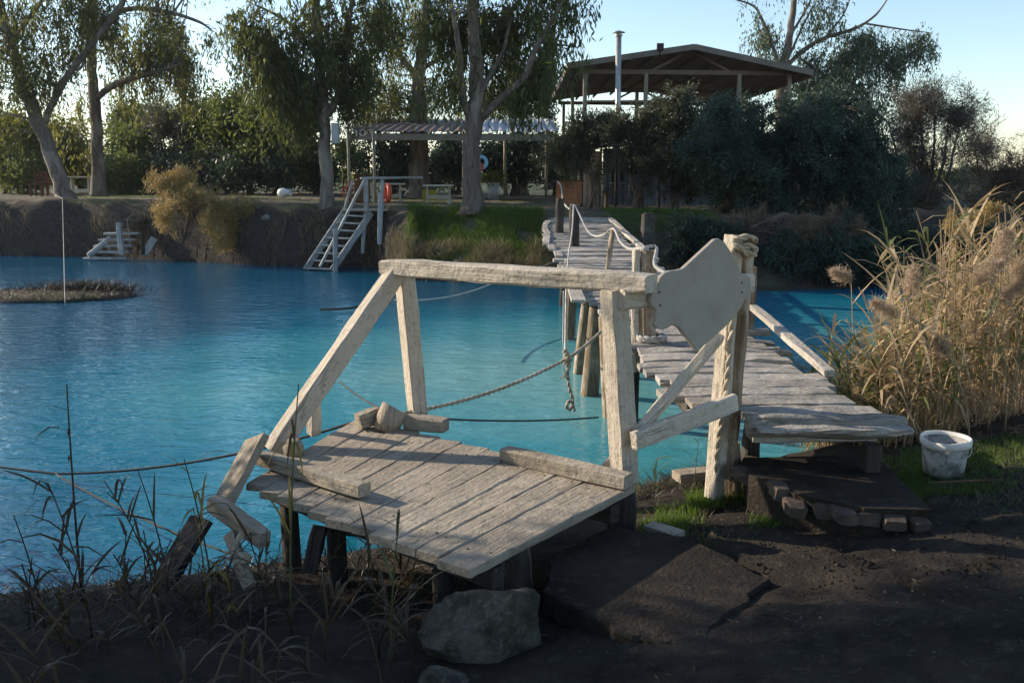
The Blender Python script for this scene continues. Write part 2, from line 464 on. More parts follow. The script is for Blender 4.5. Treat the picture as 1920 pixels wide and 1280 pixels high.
for i in range(len(Zf)):
    x, y = xf[i], yf[i]
    if 1.6 <= y < 8.5 and -5 < x < 6:
        p = Vector((x, y, 0))
        tr = 1.0 if x > .9 else .6
        for fx, fy_, fa in FOOT:
            u = (x - fx) * math.cos(fa) + (y - fy_) * math.sin(fa); v = -(x - fx) * math.sin(fa) + (y - fy_) * math.cos(fa); e = (u / .13) ** 2 + (v / .048) ** 2
            if e < 1.6: Zf[i] -= .020 * max(0, 1 - e) - (.010 if .9 < e < 1.5 else 0)
        Zf[i] += .018 * tr * noise.fractal(p * 3.1, 1, 2, 4) + .012 * max(0, noise.noise(p * 14)) * tr + .010 * noise.noise(p * 7)
    elif 18 < y < 60 and -20 < x < 16:
        p = Vector((x, y, Zf[i] * 2))
        s2 = y - fyv[i]
        face = 1.0 if 0 < s2 < 1.2 else .25
        Zf[i] += face * (.13 * noise.fractal(p * 1.0, 1, 2, 3) + .13 * noise.noise(p * 3.7) + .05 * noise.noise(p * 9))
me = bpy.data.meshes.new('ground')
nx, ny_ = len(xs), len(ys)
ii = np.arange(nx * ny_).reshape(ny_, nx)
F = np.stack([ii[:-1, :-1], ii[:-1, 1:], ii[1:, 1:], ii[1:, :-1]], -1).reshape(-1, 4)
me.vertices.add(nx * ny_); me.loops.add(F.size); me.polygons.add(len(F))
me.vertices.foreach_set('co', np.stack([xf, yf, Zf], 1).astype(np.float32).ravel())
me.loops.foreach_set('vertex_index', F.astype(np.int32).ravel())
me.polygons.foreach_set('loop_start', np.arange(0, F.size, 4, dtype=np.int32))
me.update(calc_edges=True)
b = NB('earth_and_mud')
geo = b.n('NewGeometry'); pos = geo.outputs['Position']
sep = b.n('SeparateXYZ'); b.link(pos, sep.inputs[0])
nz = b.n('SeparateXYZ'); b.link(geo.outputs['Normal'], nz.inputs[0])
n1 = b.noise(pos, 2.2, 6, .6); n2 = b.noise(pos, 14, 5, .6); n3 = b.noise(pos, .5, 3)
mud = b.mix(b.ramp(n1, [(.35, 0.0), (.65, 1.0)]), (.012, .0095, .0075), (.040, .031, .023))
mud = b.mix(b.ramp(n2, [(.55, 0.0), (.7, .8)]), mud, (.062, .049, .036))
path = b.mix(b.ramp(n1, [(.35, 0.0), (.65, 1.0)]), (.085, .065, .048), (.19, .148, .105))
path = b.mix(b.math('GREATER_THAN', sep.outputs['Y'], 42.0), path, (.045, .055, .022))
path = b.mix(b.ramp(n3, [(.45, 0.0), (.58, .75)]), path, (.075, .085, .035))
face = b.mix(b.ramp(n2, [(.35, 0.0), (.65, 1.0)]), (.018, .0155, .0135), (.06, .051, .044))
farm = b.math('GREATER_THAN', sep.outputs['Y'], 16.0)
col = b.mix(farm, mud, path)
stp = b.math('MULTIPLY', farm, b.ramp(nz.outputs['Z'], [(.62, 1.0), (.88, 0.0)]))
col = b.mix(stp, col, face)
wet = b.ramp(sep.outputs['Z'], [(.0, .5), (.12, 1.0)])
col = b.mix(1.0, col, wet, 'MULTIPLY')
hh = b.math('ADD', b.math('MULTIPLY', n2, .6), b.noise(pos, 45, 4, .6))
b.pbsdf(col, .9, .2, b.bump(hh, .8, .02))
M['ground'] = b.m
tag(finish('ground', me, 'ground', None, True), kind='structure')

# water
b = NB('milky_blue_water')
pos = b.n('NewGeometry').outputs['Position']
sep = b.n('SeparateXYZ'); b.link(pos, sep.inputs[0])
big = b.noise(b.scaled(pos, (.22, .32, 1)), 1, 4, .55, .8)
# milky pool; its pale sky sheen and shaded far and left water are painted
gx = b.math('MULTIPLY', b.math('ADD', sep.outputs['X'], 1.0), .085)
gy = b.math('MULTIPLY', b.math('SUBTRACT', sep.outputs['Y'], 10.6), .105)
dist = b.math('SQRT', b.math('ADD', b.math('MULTIPLY', gx, gx), b.math('MULTIPLY', gy, gy)))
milk_sheen = b.math('ADD', b.math('SUBTRACT', .63, dist), b.math('ADD', b.math('MULTIPLY', big, .55), b.math('MULTIPLY', sep.outputs['X'], .06)))
col = b.ramp(milk_sheen, [(.05, (.002, .078, .155)), (.32, (.006, .155, .25)), (.56, (.05, .265, .33)), (.82, (.15, .36, .385))])
w1 = b.noise(b.scaled(pos, (1.1, 2.6, 1)), 2.6, 3, .55, .5)
w2 = b.noise(b.scaled(pos, (1.0, 1.8, 1)), 9, 2, .5)
w3 = b.noise(b.scaled(pos, (.35, .6, 1)), 1.2, 2, .5)
hgt = b.math('ADD', b.math('ADD', b.math('MULTIPLY', w1, .5), b.math('MULTIPLY', w2, .08)), b.math('MULTIPLY', w3, .5))
p = b.pbsdf(col, .06, .5, b.bump(hgt, .36, .12)); p.node.inputs['IOR'].default_value = 1.333
M['water'] = b.m
m = MB(); m.ring([(-420, -4, 0), (420, -4, 0), (420, 140, 0), (-420, 140, 0)]); m.f.append((0, 1, 2, 3))
tag(m.build('river_water', 'water'), kind='structure')
#PART2
# ------------------------------------------------------------------ foreground platform
DZ = .73
A_, B_, C_, D_ = atz(880, 1068, DZ), atz(1192, 908, DZ), atz(466, 903, DZ), atz(672, 782, DZ)
plat = thing('viewing_platform', 'clay smeared wooden platform with a handrail jutting over the water in the foreground', 'platform', ((A_ + B_ + C_ + D_) / 4 * 1).to_tuple()[:2] + (gz(0, 4.6),))
fr = [0, .085, .17, .26, .345, .43, .53, .625, .715, .80, .885, 1.0]
for i in range(11):
    p0 = C_.lerp(A_, (fr[i] + fr[i + 1]) / 2); p1 = D_.lerp(B_, (fr[i] + fr[i + 1]) / 2)
    wd0 = (A_ - C_).length * (fr[i + 1] - fr[i]); wd1 = (B_ - D_).length * (fr[i + 1] - fr[i])
    d = (p1 - p0).normalized(); ex = RN.uniform(-.03, .02)
    if i in (0, 10): ex = 0
    px_ = (A_ - C_).normalized(); sn = abs(px_.cross(d).z)
    zz = Vector((0, 0, -.022 + RN.uniform(-.004, .004)))
    m = MB(); m.beam(p0 + d * ex + zz, p1 + zz, wd0 * sn - .007, .042, seg=12, jit=.0045, ch=.14, w1=wd1 * sn - .007)
    pk = m.build('plank', 'clay', plat); pe = p1 + zz
    for tt_ in (.13, .86):
        for sd in (-.28, .28):
            c = p0 + d * ((pe - p0).length * (tt_ + RN.uniform(-.015, .015))) + Vector((d.y, -d.x, 0)) * (wd0 * sd) + Vector((0, 0, zz.z + .0195))
            mm_ = MB(); mm_.lathe(c, [(.0005, .0045), (.005, .004), (.0065, 0)], 7); mm_.build('nail', 'nail', pk)
for t, nm in ((.14, 'joist'), (.85, 'joist')):
    e0 = C_.lerp(D_, t); e1 = A_.lerp(B_, t)
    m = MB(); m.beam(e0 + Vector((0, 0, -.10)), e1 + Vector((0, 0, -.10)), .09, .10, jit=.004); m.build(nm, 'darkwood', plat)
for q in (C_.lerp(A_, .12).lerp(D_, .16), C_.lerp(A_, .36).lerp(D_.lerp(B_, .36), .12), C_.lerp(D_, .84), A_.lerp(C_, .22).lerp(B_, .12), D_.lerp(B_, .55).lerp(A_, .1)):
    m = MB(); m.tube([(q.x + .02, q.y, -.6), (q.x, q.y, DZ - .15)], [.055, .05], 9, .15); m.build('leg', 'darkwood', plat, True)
# corner post under the deck at the right
q = atz(1166, 905, DZ)
m = MB(); m.beam((q.x, q.y, .2), (q.x, q.y, DZ - .045), .15, .12, (0, 1, 0), jit=.004); m.build('leg', 'darkwood', plat)
# rail posts, brace, handrail
rp0, rp1 = atz(1172, 900, DZ - .03), aty(1150, 541, 4.60)
m = MB(); m.beam(rp0, rp1, .125, .105, (-.86, -.5, 0), 7, .004, .08, w1=.12); m.build('rail_post', 'rail', plat)
lp0, lp1 = atz(786, 800, DZ - .03), aty(757, 497, 5.68)
m = MB(); m.beam(lp0, lp1, .115, .10, (-.86, -.5, 0), 7, .004, .08); m.build('rail_post', 'rail', plat)
bp0, bp1 = atz(512, 846, DZ - .02), aty(742, 512, 5.60)
m = MB(); m.beam(bp0, bp1, .12, .11, (-.80, -.5, 0.4), 9, .005, .1); m.build('brace', 'rail', plat)
st0, st1 = atz(588, 812, DZ - .02), aty(588, 742, 5.50)
m = MB(); m.beam(st0, st1, .08, .07, (-.7, -.7, 0), 3, .003); m.build('stub_post', 'rail', plat)
hr0, hr1 = aty(724, 500, 5.66), aty(1222, 532, 4.50)
m = MB(); m.beam(hr0, hr1, .13, .10, (0, 0, 1), 14, .006, .14); m.build('handrail', 'rail', plat)
# kick boards and blocks on the deck
t0, t1 = atz(946, 850, DZ + .04), atz(1178, 902, DZ + .04)
m = MB(); m.beam(t0, t1, .09, .08, seg=7, jit=.003, ch=.09); m.build('kick_board', 'clay', plat)
t0, t1 = atz(492, 858, DZ + .05), atz(683, 918, DZ + .05)
m = MB(); m.beam(t0, t1, .085, .07, seg=7, jit=.0025, ch=.07); m.build('kick_board', 'clay', plat)
t0, t1 = atz(762, 789, DZ + .045), atz(836, 797, DZ + .045)
m = MB(); m.beam(t0, t1, .10, .09, seg=3, jit=.004); m.build('kick_board', 'clay', plat)
t0 = atz(692, 790, DZ + .05)
m = MB(); m.beam(t0 + Vector((-.07, .0, 0)), t0 + Vector((.05, .08, .03)), .09, .10, seg=3, jit=.006); m.build('wedge_block', 'clay', plat)
s0 = atz(722, 808, DZ - .01)
m = MB(); m.tube([s0, s0 + Vector((.03, .02, .08)), s0 + Vector((.065, .04, .14))], [.08, .088, .095], 14, .08); st = m.build('mooring_stump', 'clay', plat, True)
k0 = atz(552, 852, DZ)
m = MB(); m.tube([k0, k0 + Vector((.0, .0, .05)), k0 + Vector((.005, 0, .085))], [.055, .06, .04], 9, .3); m.build('knob', 'clay', plat, True)

# ------------------------------------------------------------------ gate frame and sign
tp0, tp1 = aty(1340, 905, 5.06), aty(1376, 440, 5.14)
gate = thing('gate_frame', 'weathered timber gate frame with a tall post, cross bar and diagonal brace beside the bridge', 'frame', (tp0.x, tp0.y, gz(tp0.x, tp0.y)))
m = MB(); m.beam(tp0 - (tp1 - tp0) * .06, tp1, .085, .085, (-.8, -.6, 0), 9, .004, .1); m.build('post', 'rail', gate)
o_ = Vector((.078, .035, 0))
m = MB(); m.beam(tp0 + o_ + Vector((0, 0, .02)), tp1 + o_ + Vector((.005, 0, -.02)), .075, .09, (-.5, -.85, 0), 9, .006, .14); m.build('post', 'rawwood', gate)
bl = aty(1370, 900, 5.14)
m = MB(); m.beam(bl + Vector((0, 0, -.1)), aty(1370, 830, 5.16), .10, .10, (-.5, -.85, 0), 3, .005); m.build('post_block', 'rawwood', gate)
cb0, cb1 = aty(1166, 562, 4.53), aty(1410, 530, 5.06)
m = MB(); m.beam(cb0, cb1, .055, .115, seg=6, jit=.004, ch=.25); m.build('crossbar', 'rail', gate)
m = MB(); m.beam(aty(1192, 815, 4.62), aty(1349, 632, 5.03), .055, .075, (-.5, -.85, 0), 7, .003); m.build('brace', 'rail', gate)
m = MB(); m.beam(aty(1188, 826, 4.53), aty(1378, 754, 4.96), .05, .105, seg=7, jit=.004, ch=.2); m.build('lower_rail', 'rail', gate)
m = MB(); m.beam(aty(1135, 880, 4.78), aty(1200, 812, 4.72), .05, .07, seg=3, jit=.003); m.build('strut', 'rail', gate)

ct = (cb1 - cb0).normalized(); nrm = Vector((ct.y, -ct.x, 0)).normalized()
if nrm.y > 0: nrm = -nrm
sp = cb0 + nrm * .034
outl = [(1342, 447), (1334, 448), (1274, 503), (1262, 506), (1250, 507), (1240, 511), (1231, 520), (1226, 533), (1224, 545), (1215, 550), (1213, 562), (1216, 574), (1224, 580), (1223, 595), (1220, 608), (1226, 615), (1238, 617), (1255, 608), (1266, 612), (1300, 657), (1306, 653), (1345, 619), (1365, 600), (1384, 574), (1390, 560), (1398, 556), (1401, 540), (1400, 520), (1394, 514), (1384, 512), (1380, 503), (1368, 478), (1352, 454)]
poly = [atplane(x, y, sp, nrm) for x, y in outl]
sgn = thing('pointed_sign_board', 'blank clay coloured sign board with pointed top and bottom on the gate crossbar', 'sign', tuple(atplane(1300, 655, sp, nrm)))
m = MB(); m.prism(poly, nrm * .028)
e1 = ct
m.g = [((Vector(v) - sp).z * 1.0 + 9, (Vector(v) - sp).dot(e1) + 3, 2.0) for v in m.v]
so_ = m.build('board', 'sign', sgn)
bv = so_.modifiers.new('b', 'BEVEL'); bv.width = .005; bv.segments = 2; bv.limit_method = 'ANGLE'; bv.angle_limit = 1.0
for (x, y) in ((1236, 548), (1238, 572), (1391, 530), (1391, 548)):
    c = atplane(x, y, sp + nrm * .028, nrm)
    m = MB(); m.lathe(c, [(.0005, .004), (.005, .003), (.006, 0)], 8, nrm); m.build('nail', 'nail', sgn)

# ------------------------------------------------------------------ footbridge
def bz(y): return float(np.interp(y, [4, 8, 12, 16, 22], [1.0, 1.0, 1.06, 1.14, 1.40]))
def bxl(y): return float(np.interp(y, [4.6, 5.16, 5.3, 7, 9, 12, 16, 20, 22], [1.31, 1.29, .99, .90, .85, .78, .66, .72, .95]))
def bxr(y): return float(np.interp(y, [4.6, 6, 8, 12, 15, 20, 22], [2.06, 2.06, 2.08, 2.06, 2.05, 2.25, 2.4]))
br = thing('plank_footbridge', 'bleached plank footbridge on crooked log piles crossing the blue water', 'footbridge', (1.5, 4.7, gz(1.5, 4.7)))
y = 4.62; i = 0
while y < 22.2:
    wdt = RN.uniform(.14, .235) if y < 14 else RN.uniform(.17, .26)
    jl, jr = RN.uniform(-.10, .09), RN.uniform(-.08, .08)
    if i < 3: jl, jr = RN.uniform(-.03, .03), [.09, .10, .02][i]
    yc = y + wdt / 2
    th = RN.uniform(.035, .05)
    dz = RN.uniform(-.010, .012)
    if i == 0: dz, wdt, th = -.018, .11, .032
    p0 = Vector((bxl(yc) + jl, yc + RN.uniform(-.018, .018), bz(yc) - th / 2 + dz)); p1 = Vector((bxr(yc) + jr, yc + RN.uniform(-.018, .018), bz(yc) - th / 2 + dz))
    m = MB()
    if i == 1:
        m.tube([p0 + (p1 - p0) * t + Vector((0, 0, -.03 + .006 * math.sin(7 * t))) for t in np.linspace(0, 1, 10)], [.062, .066, .068, .066, .07, .068, .07, .068, .066, .05], 12, .12)
        m.build('plank', 'plank', br, True)
    else:
        m.beam(p0, p1, wdt - RN.uniform(.014, .034), th, seg=9, jit=.011, ch=.22, bow=RN.uniform(-.008, .014))
        m.build('plank', 'plank', br)
    y += wdt + RN.uniform(-.002, .008); i += 1
    if i == 1: y += .012
for x0, x1 in ((1.15, .95), (1.85, 1.95)):
    prev = None
    for ya, yb in ((5.35, 8), (8, 12), (12, 16), (16, 22)):
        fa = (ya - 4.75) / 17; fb = (yb - 4.75) / 17
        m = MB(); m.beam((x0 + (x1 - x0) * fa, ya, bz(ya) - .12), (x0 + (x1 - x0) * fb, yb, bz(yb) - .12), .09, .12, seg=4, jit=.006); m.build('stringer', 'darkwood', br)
m = MB(); m.beam((1.36, 4.98, .87), (2.06, 5.0, .875), .10, .08, seg=6, jit=.006); m.build('sill_beam', 'plank', br)
for (x, yy) in ((1.45, 5.3), (2.0, 4.86)):
    m = MB(); m.beam((x, yy, .45), (x, yy, .85), .09, .09, (0, 1, 0), 3, .006); m.build('leg', 'darkwood', br)
# piles in the water
def pile(pt, pb, r0, r1, mat='rawwood', name='pile'):
    d = (Vector(pb) - Vector(pt))
    m = MB(); m.tube([Vector(pt) + d * t for t in (0, .02, .35, .7, 1, 1.35)], [r0 * .9, r0, (r0 * 2 + r1) / 3, (r0 + r1 * 2) / 3, r1, r1], 12, .12)
    return m.build(name, mat, br, True)
def ontop(px, py, base):
    return aty(px, py, base.y)
for (tx, ty, bx_, by_, r0, r1, mt) in ((1072, 545, 1068, 636, .085, .08, 'rawwood'), (1100, 565, 1084, 700, .06, .065, 'rawwood'), (1118, 575, 1106, 740, .075, .10, 'rawwood'),
                                (1134, 592, 1144, 782, .065, .075, 'rawwood'), (1186, 690, 1182, 800, .07, .07, 'darkwood'), (1058, 545, 1057, 640, .02, .02, 'greywood')):
    pb = atz(bx_, by_, 0); pile(ontop(tx, ty, pb), pb, r0, r1, mt)
for yy in (8.6, 12.6, 16.5):
    pile((1.95, yy, bz(yy) - .1), (1.98, yy, 0), .08, .085, 'darkwood')
pile((1.0, 16.6, bz(16.6) - .1), (.95, 16.6, 0), .08, .085, 'darkwood')
pb = atz(1128, 560, 1.02); m = MB(); m.beam(pb + Vector((-.1, 0, -.02)), pb + Vector((.25, .1, -.02)), .12, .06, seg=3, jit=.006); m.build('bracket', 'plank', br)
# posts on the bridge
def post(px, pyb, pyt, z, w_, mat, tiltx=0, sec=None, name='handrail_post'):
    pb = atz(px, pyb, z) if z is not None else None
    pt = aty(px + tiltx, pyt, pb.y)
    m = MB(); m.beam(pb + Vector((0, 0, -.25)), pt, w_, w_ * .9, (0.2, -1, 0), 6, .006, .2); return m.build(name, mat, br), pb, pt
o, b1, p1t = post(1213, 640, 470, 1.0, .13, 'rawwood', 2)
o, _, _ = post(1193, 640, 468, 1.0, .06, 'rail', 0)
o, b2, p2t = post(1400, 626, 500, 1.0, .10, 'rawwood', 6)
m = MB(); m.beam(b2 + Vector((-.05, -.03, .02)), b2 + Vector((.18, -.02, .02)), .12, .05, seg=2, jit=.004); m.build('foot_block', 'plank', br)
o, b3, p3t = post(1130, 524, 430, 1.06, .055, 'rawwood', 20)
o, b4, p4t = post(1077, 462, 386, 1.13, .16, 'darkwood', 0)
o, b5, p5t = post(1049, 425, 372, 1.36, .15, 'darkwood', 1)
# edge rail poles on the right
m = MB(); e0 = aty(1412, 575, 7.55); e1 = atz(1556, 700, 1.02); m.beam(e0, e1, .07, .05, seg=5, jit=.005); m.build('edge_rail', 'plank', br)
m = MB(); m.beam((2.1, 13.2, 1.12), (2.2, 20.5, 1.42), .08, .06, seg=8, jit=.012); m.build('edge_rail', 'plank', br)
m = MB(); m.beam(atz(1085, 565, 1.06), atz(1062, 500, 1.10), .14, .03, seg=5, jit=.006); m.build('edge_plank', 'plank', br)
for k in range(7):
    yy = 14.0 + k * .95
    m = MB(); m.beam((bxl(yy) - .03 + RN.uniform(-.05, .05), yy, bz(yy) + .022), (bxl(yy + .9) + RN.uniform(-.05, .05), yy + RN.uniform(.75, 1.0), bz(yy + .9) + .026), .11, .03, seg=3, jit=.01); m.build('edge_plank', 'plank', br)
# dark pile standing by the far bank right of the bridge
pz = aty(1212, 470, 17.5); pt_ = aty(1216, 402, 17.5)
t = thing('mooring_pile', 'lone dark square mooring pile right of the bridge before the far bank', 'post', (pz.x, pz.y, -.4))
m = MB(); m.beam((pz.x, pz.y, -.4), pt_, .24, .22, (0, -1, 0), 6, .01, .15); m.build('shaft', 'darkwood', t)
m = MB(); m.beam(pt_ + Vector((0, 0, -.01)), pt_ + Vector((0, 0, .03)), .2, .18, (0, -1, 0), 1, .004, .2); m.build('top', 'darkwood', t)

# ------------------------------------------------------------------ ropes
def spline(pts, n=10):
    pts = [Vector(p) for p in pts]; out = []
    P = [pts[0]] + pts + [pts[-1]]
    for i in range(1, len(P) - 2):
        for k in range(n):
            t = k / n; a, b_, c, d = P[i - 1], P[i], P[i + 1], P[i + 2]
            out.append(.5 * ((2 * b_) + (c - a) * t + (2 * a - 5 * b_ + 4 * c - d) * t * t + (3 * b_ - a - 3 * c + d) * t ** 3))
    out.append(pts[-1]); return out
def sag(a, b_, s, n=16):
    a, b_ = Vector(a), Vector(b_)
    return [a.lerp(b_, k / n) + Vector((0, 0, -s * 4 * (k / n) * (1 - k / n))) for k in range(n + 1)]
def twisted(m, pts, r, pitch, n=6):
    """two-strand laid rope along a polyline"""
    for ph in (0, math.pi):
        out = []; d = 0; ref = None
        for k, p in enumerate(pts):
            a = pts[max(0, k - 1)]; b_ = pts[min(len(pts) - 1, k + 1)]; t = (b_ - a).normalized()
            if ref is None: ref = t.orthogonal().normalized()
            s1 = (ref - t * ref.dot(t)).normalized(); s2 = t.cross(s1); ref = s1
            if k: d += (p - pts[k - 1]).length
            an = ph + 2 * math.pi * d / pitch
            out.append(p + (s1 * math.cos(an) + s2 * math.sin(an)) * r * .55)
        m.tube(out, r * .62, n)
def resample(pts, step):
    out = [pts[0]]; acc = 0
    for k in range(1, len(pts)):
        seg = pts[k] - pts[k - 1]; L = seg.length; d = step - acc
        while d <= L: out.append(pts[k - 1] + seg * (d / L)); d += step
        acc = (acc + L) % step
    return out
def rope(name, label, pts, r, mat, cat='rope', lay=False):
    m = MB()
    if lay: twisted(m, resample(pts, r * .9), r, r * 8)
    else: m.tube(pts, r, 6)
    o = m.build(name, mat, None, True); return tag(o, label, cat)
# handrail rope over the bridge posts
hp = [aty(1045, 340, 21.5), aty(1052, 350, 21.2), aty(1056, 378, 20), aty(1068, 392, 17.5), p4t + Vector((-.05, 0, 0.02))]
rope('handrail_rope', 'pale rope loop hanging from the far end of the bridge to the black post', spline(hp), .016, 'ropewhite')
hp = [p4t + Vector((0, -.06, .02)), aty(1088, 405, 15.0), aty(1102, 432, 13.5), aty(1115, 442, 12.6), aty(1132, 440, 11.6), p3t + Vector((0, 0, .01)), aty(1163, 452, 9.4), aty(1180, 466, 8.3), p1t + Vector((-.05, -.04, .025)), p1t + Vector((.06, -.03, .03)), aty(1228, 496, 6.6), aty(1250, 514, 5.9), aty(1270, 545, 5.4), aty(1330, 560, 5.1)]
rope('handrail_rope', 'thick pale handrail rope drooping over the bridge posts towards the sign board', spline(hp), .0135, 'ropewhite', lay=True)
rope('tie_line', 'thin pale line slanting down from the black bridge post to the water', spline([p4t + Vector((-.02, -.09, .02)), aty(1073, 430, 14), aty(1066, 480, 12.5), aty(1062, 540, 11), aty(1060, 640, 9.2), aty(1059, 668, 8.3)]), .012, 'ropewhite')
# coil of rope down the tall gate post
tops = tp1 + Vector((.03, .0, -.01))
pts = spline([tops + Vector((-.01, .05, -.03)), tops + Vector((-.035, -.04, -.01)), tops + Vector((.04, -.055, .0)), tops + Vector((.09, .0, -.025)), tops + Vector((.04, .06, -.04)), tops + Vector((-.04, .0, -.045)), tops + Vector((.04, -.06, -.05)), tops + Vector((.095, -.01, -.075)), tops + Vector((.06, -.055, -.10)), aty(1377, 462, 5.07), aty(1375, 500, 5.06), aty(1372, 560, 5.04), aty(1372, 620, 5.02), aty(1365, 690, 5.0), aty(1359, 745, 5.0), aty(1351, 800, 5.0), aty(1346, 850, 5.0), aty(1345, 885, 5.0), aty(1348, 900, 5.0)], 8)
rope('post_rope', 'thick twisted rope knotted round the top of the tall gate post and hanging down it', pts, .017, 'rope', lay=True)
# coil at foot of bridge post
pts = [b1 + Vector((.03 + .11 * math.cos(a), -.06 + .09 * math.sin(a), .02 + .012 * a / 6.28)) for a in np.linspace(0, 6.28 * 3.2, 60)]
rope('rope_coil', 'rope coiled round the foot of the double bridge post', pts, .016, 'ropewhite', lay=True)
# ropes across the water
kn = aty(1064, 672, 6.9); stump = s0 + Vector((.10, .06, .10)); pb_ = aty(1136, 612, 8.4)
rope('mooring_rope', 'taut pale rope running from the platform stump up to the bridge piles', sag(stump, kn, .06) + sag(kn, pb_, .02)[1:], .013, 'rope', lay=True)
m = MB()
pts = [kn + Vector((.03 * math.sin(5 * a) * math.cos(a), .03 * math.sin(a), .03 * math.cos(3 * a) + .012 * a - .03)) for a in np.linspace(0, 6.28, 40)]
twisted(m, resample(pts, .012), .014, .11)
kb = aty(1068, 768, 6.9)
twisted(m, resample(spline([kn, aty(1066, 720, 6.9), aty(1074, 750, 6.9), kb, aty(1062, 760, 6.88), aty(1070, 752, 6.9), aty(1078, 772, 6.92)]), .012), .013, .1)
for k in range(9):
    m.tube(spline([kn, kn + Vector((RN.uniform(-.05, .03), RN.uniform(-.02, .02), -.07)), kn + Vector((RN.uniform(-.06, .03), RN.uniform(-.02, .02), -.16))], 4), .003, 4)
tag(m.build('knotted_rope', 'rope', None, True), 'frayed knot with a rope tail hanging from the taut mooring rope', 'rope')
rope('mooring_line', 'thin dark line from the platform stump just above the water to the right', sag(stump + Vector((.03, 0, -.02)), aty(1122, 782, 7.4), .03), .007, 'ropedark')
rope('mooring_line', 'thin dark line from the platform stump over the water to the upper left', sag(stump + Vector((-.05, .05, -.02)), aty(636, 714, 8.2), .03), .007, 'ropedark')
jn = atz(104, 888, .06)
rope('anchor_line', 'dark rope from the left edge of the picture across the water to the platform', sag(aty(-60, 868, 7.05), jn, .0) + sag(jn, aty(690, 782, 6.1), .10)[1:], .010, 'ropedark')
rope('anchor_line', 'slack rope branching from the dark rope down to the timber debris in the reeds', sag(jn, aty(452, 1045, 4.5), .04), .006, 'ropedark')
rope('shore_line', 'thin pale line from the far reeds over the water to the left of the bridge', sag(aty(1040, 490, 17), aty(930, 528, 14.5), .02) + sag(aty(930, 528, 14.5), aty(740, 562, 12.0), .10)[1:], .011, 'ropewhite')
m = MB(); m.tube(spline([atz(600, 580, .03), atz(660, 577, .06), atz(720, 562, .05)]), [.02] * 21, 6, .2); tag(m.build('driftwood_stick', 'darkwood', None, True), 'thin dark stick floating on the blue water behind the platform rail', 'stick')

# ------------------------------------------------------------------ debris left of the platform
def board(name, label, p0, p1, w_, h_, up, mat, cat, seg=5):
    p0, p1 = Vector(p0), Vector(p1)
    m = MB(); m.beam(p0, p1, w_, h_, up, seg, .0025, .08); o = m.build(name, mat); return tag(o, label, cat)
board('leaning_board', 'wide clay washed board tilted up against the left corner of the platform', aty(416, 948, 4.42), aty(482, 822, 4.78), .17, .045, (-.62, -.72, .32), 'clay', 'board')
board('sunken_board', 'dark board sloping down into the water below the tilted board', aty(308, 1090, 4.35), aty(378, 972, 4.55), .17, .04, (-.62, -.72, .32), 'darkwood', 'board')
board('fallen_timber', 'square timber with sawn end lying below the platform corner in the debris', aty(400, 942, 4.38), aty(497, 1012, 4.12), .07, .085, (0, 0, 1), 'clay', 'timber')
board('broken_post', 'short dark post leaning among the debris under the platform', aty(580, 1075, 4.1), aty(600, 985, 4.2), .07, .07, (0, 1, 0), 'darkwood', 'post')
board('broken_stake', 'thin clay grey stake poking down from the debris below the fallen timber', aty(468, 1100, 4.0), aty(430, 1000, 4.2), .06, .03, (0, -1, 0), 'clay', 'stake')
pts = spline([aty(455, 1000, 4.15), aty(440, 1030, 4.1), aty(470, 1045, 4.05), aty(442, 1055, 4.05), aty(462, 1075, 4.02)], 8)
rope('rag_knot', 'grey rag rope knotted round the debris under the fallen timber', pts, .016, 'rope', lay=True)

# stones and slab
def rock(name, label, c, size, seed, mat='stone', sub=5, cuts=9, top=None):
    import bmesh
    bm = bmesh.new(); bmesh.ops.create_icosphere(bm, subdivisions=sub, radius=1)
    r = random.Random(seed); off = Vector((seed * 3.1, seed, 0))
    planes = []
    for k in range(cuts):
        n = Vector((r.gauss(0, 1), r.gauss(0, 1), r.gauss(0, .8))).normalized(); planes.append((n, r.uniform(.55, .85)))
    if top: planes += [(Vector(n).normalized(), d) for n, d in top]
    for v in bm.verts:
        for n, d in planes:
            q = v.co.dot(n)
            if q > d: v.co -= n * (q - d)
        v.co *= 1 + .10 * noise.fractal(v.co * 1.7 + off, 1, 2, 3) + .035 * noise.noise(v.co * 7 + off) + .016 * noise.noise(v.co * 19 + off)
        v.co = Vector((v.co.x * size[0], v.co.y * size[1], v.co.z * size[2]))
    me = bpy.data.meshes.new(name); bm.to_mesh(me); bm.free()
    o = finish(name, me, mat, None, True); o.location = c
    md = me.attributes.new('grain', 'FLOAT_VECTOR', 'POINT')
    return tag(o, label, 'rock')
bc = atz(915, 1165, .58)
rock('boulder', 'large angular grey boulder in front of the platform corner', (bc.x, bc.y, .52), (.27, .20, .225), 3, top=[((-.5, -.35, .75), .55), ((.75, -.6, .1), .5)])
rc = atz(835, 1268, .5); rock('rock', 'small dark rock at the foot of the large boulder', (rc.x, rc.y, .46), (.10, .09, .09), 8)
lg = aty(975, 1075, 3.85)
board('propping_log', 'stubby dark log propping the front corner of the platform behind the boulder', (lg.x, lg.y, .36), (lg.x - .02, lg.y + .03, DZ - .05), .13, .12, (0, 1, 0), 'darkwood', 'log')
lg = aty(925, 1085, 3.72)
board('propping_log', 'narrow dark log just left of the stubby log under the platform corner', (lg.x, lg.y, .36), (lg.x, lg.y + .02, DZ - .05), .09, .1, (0, 1, 0), 'darkwood', 'log')
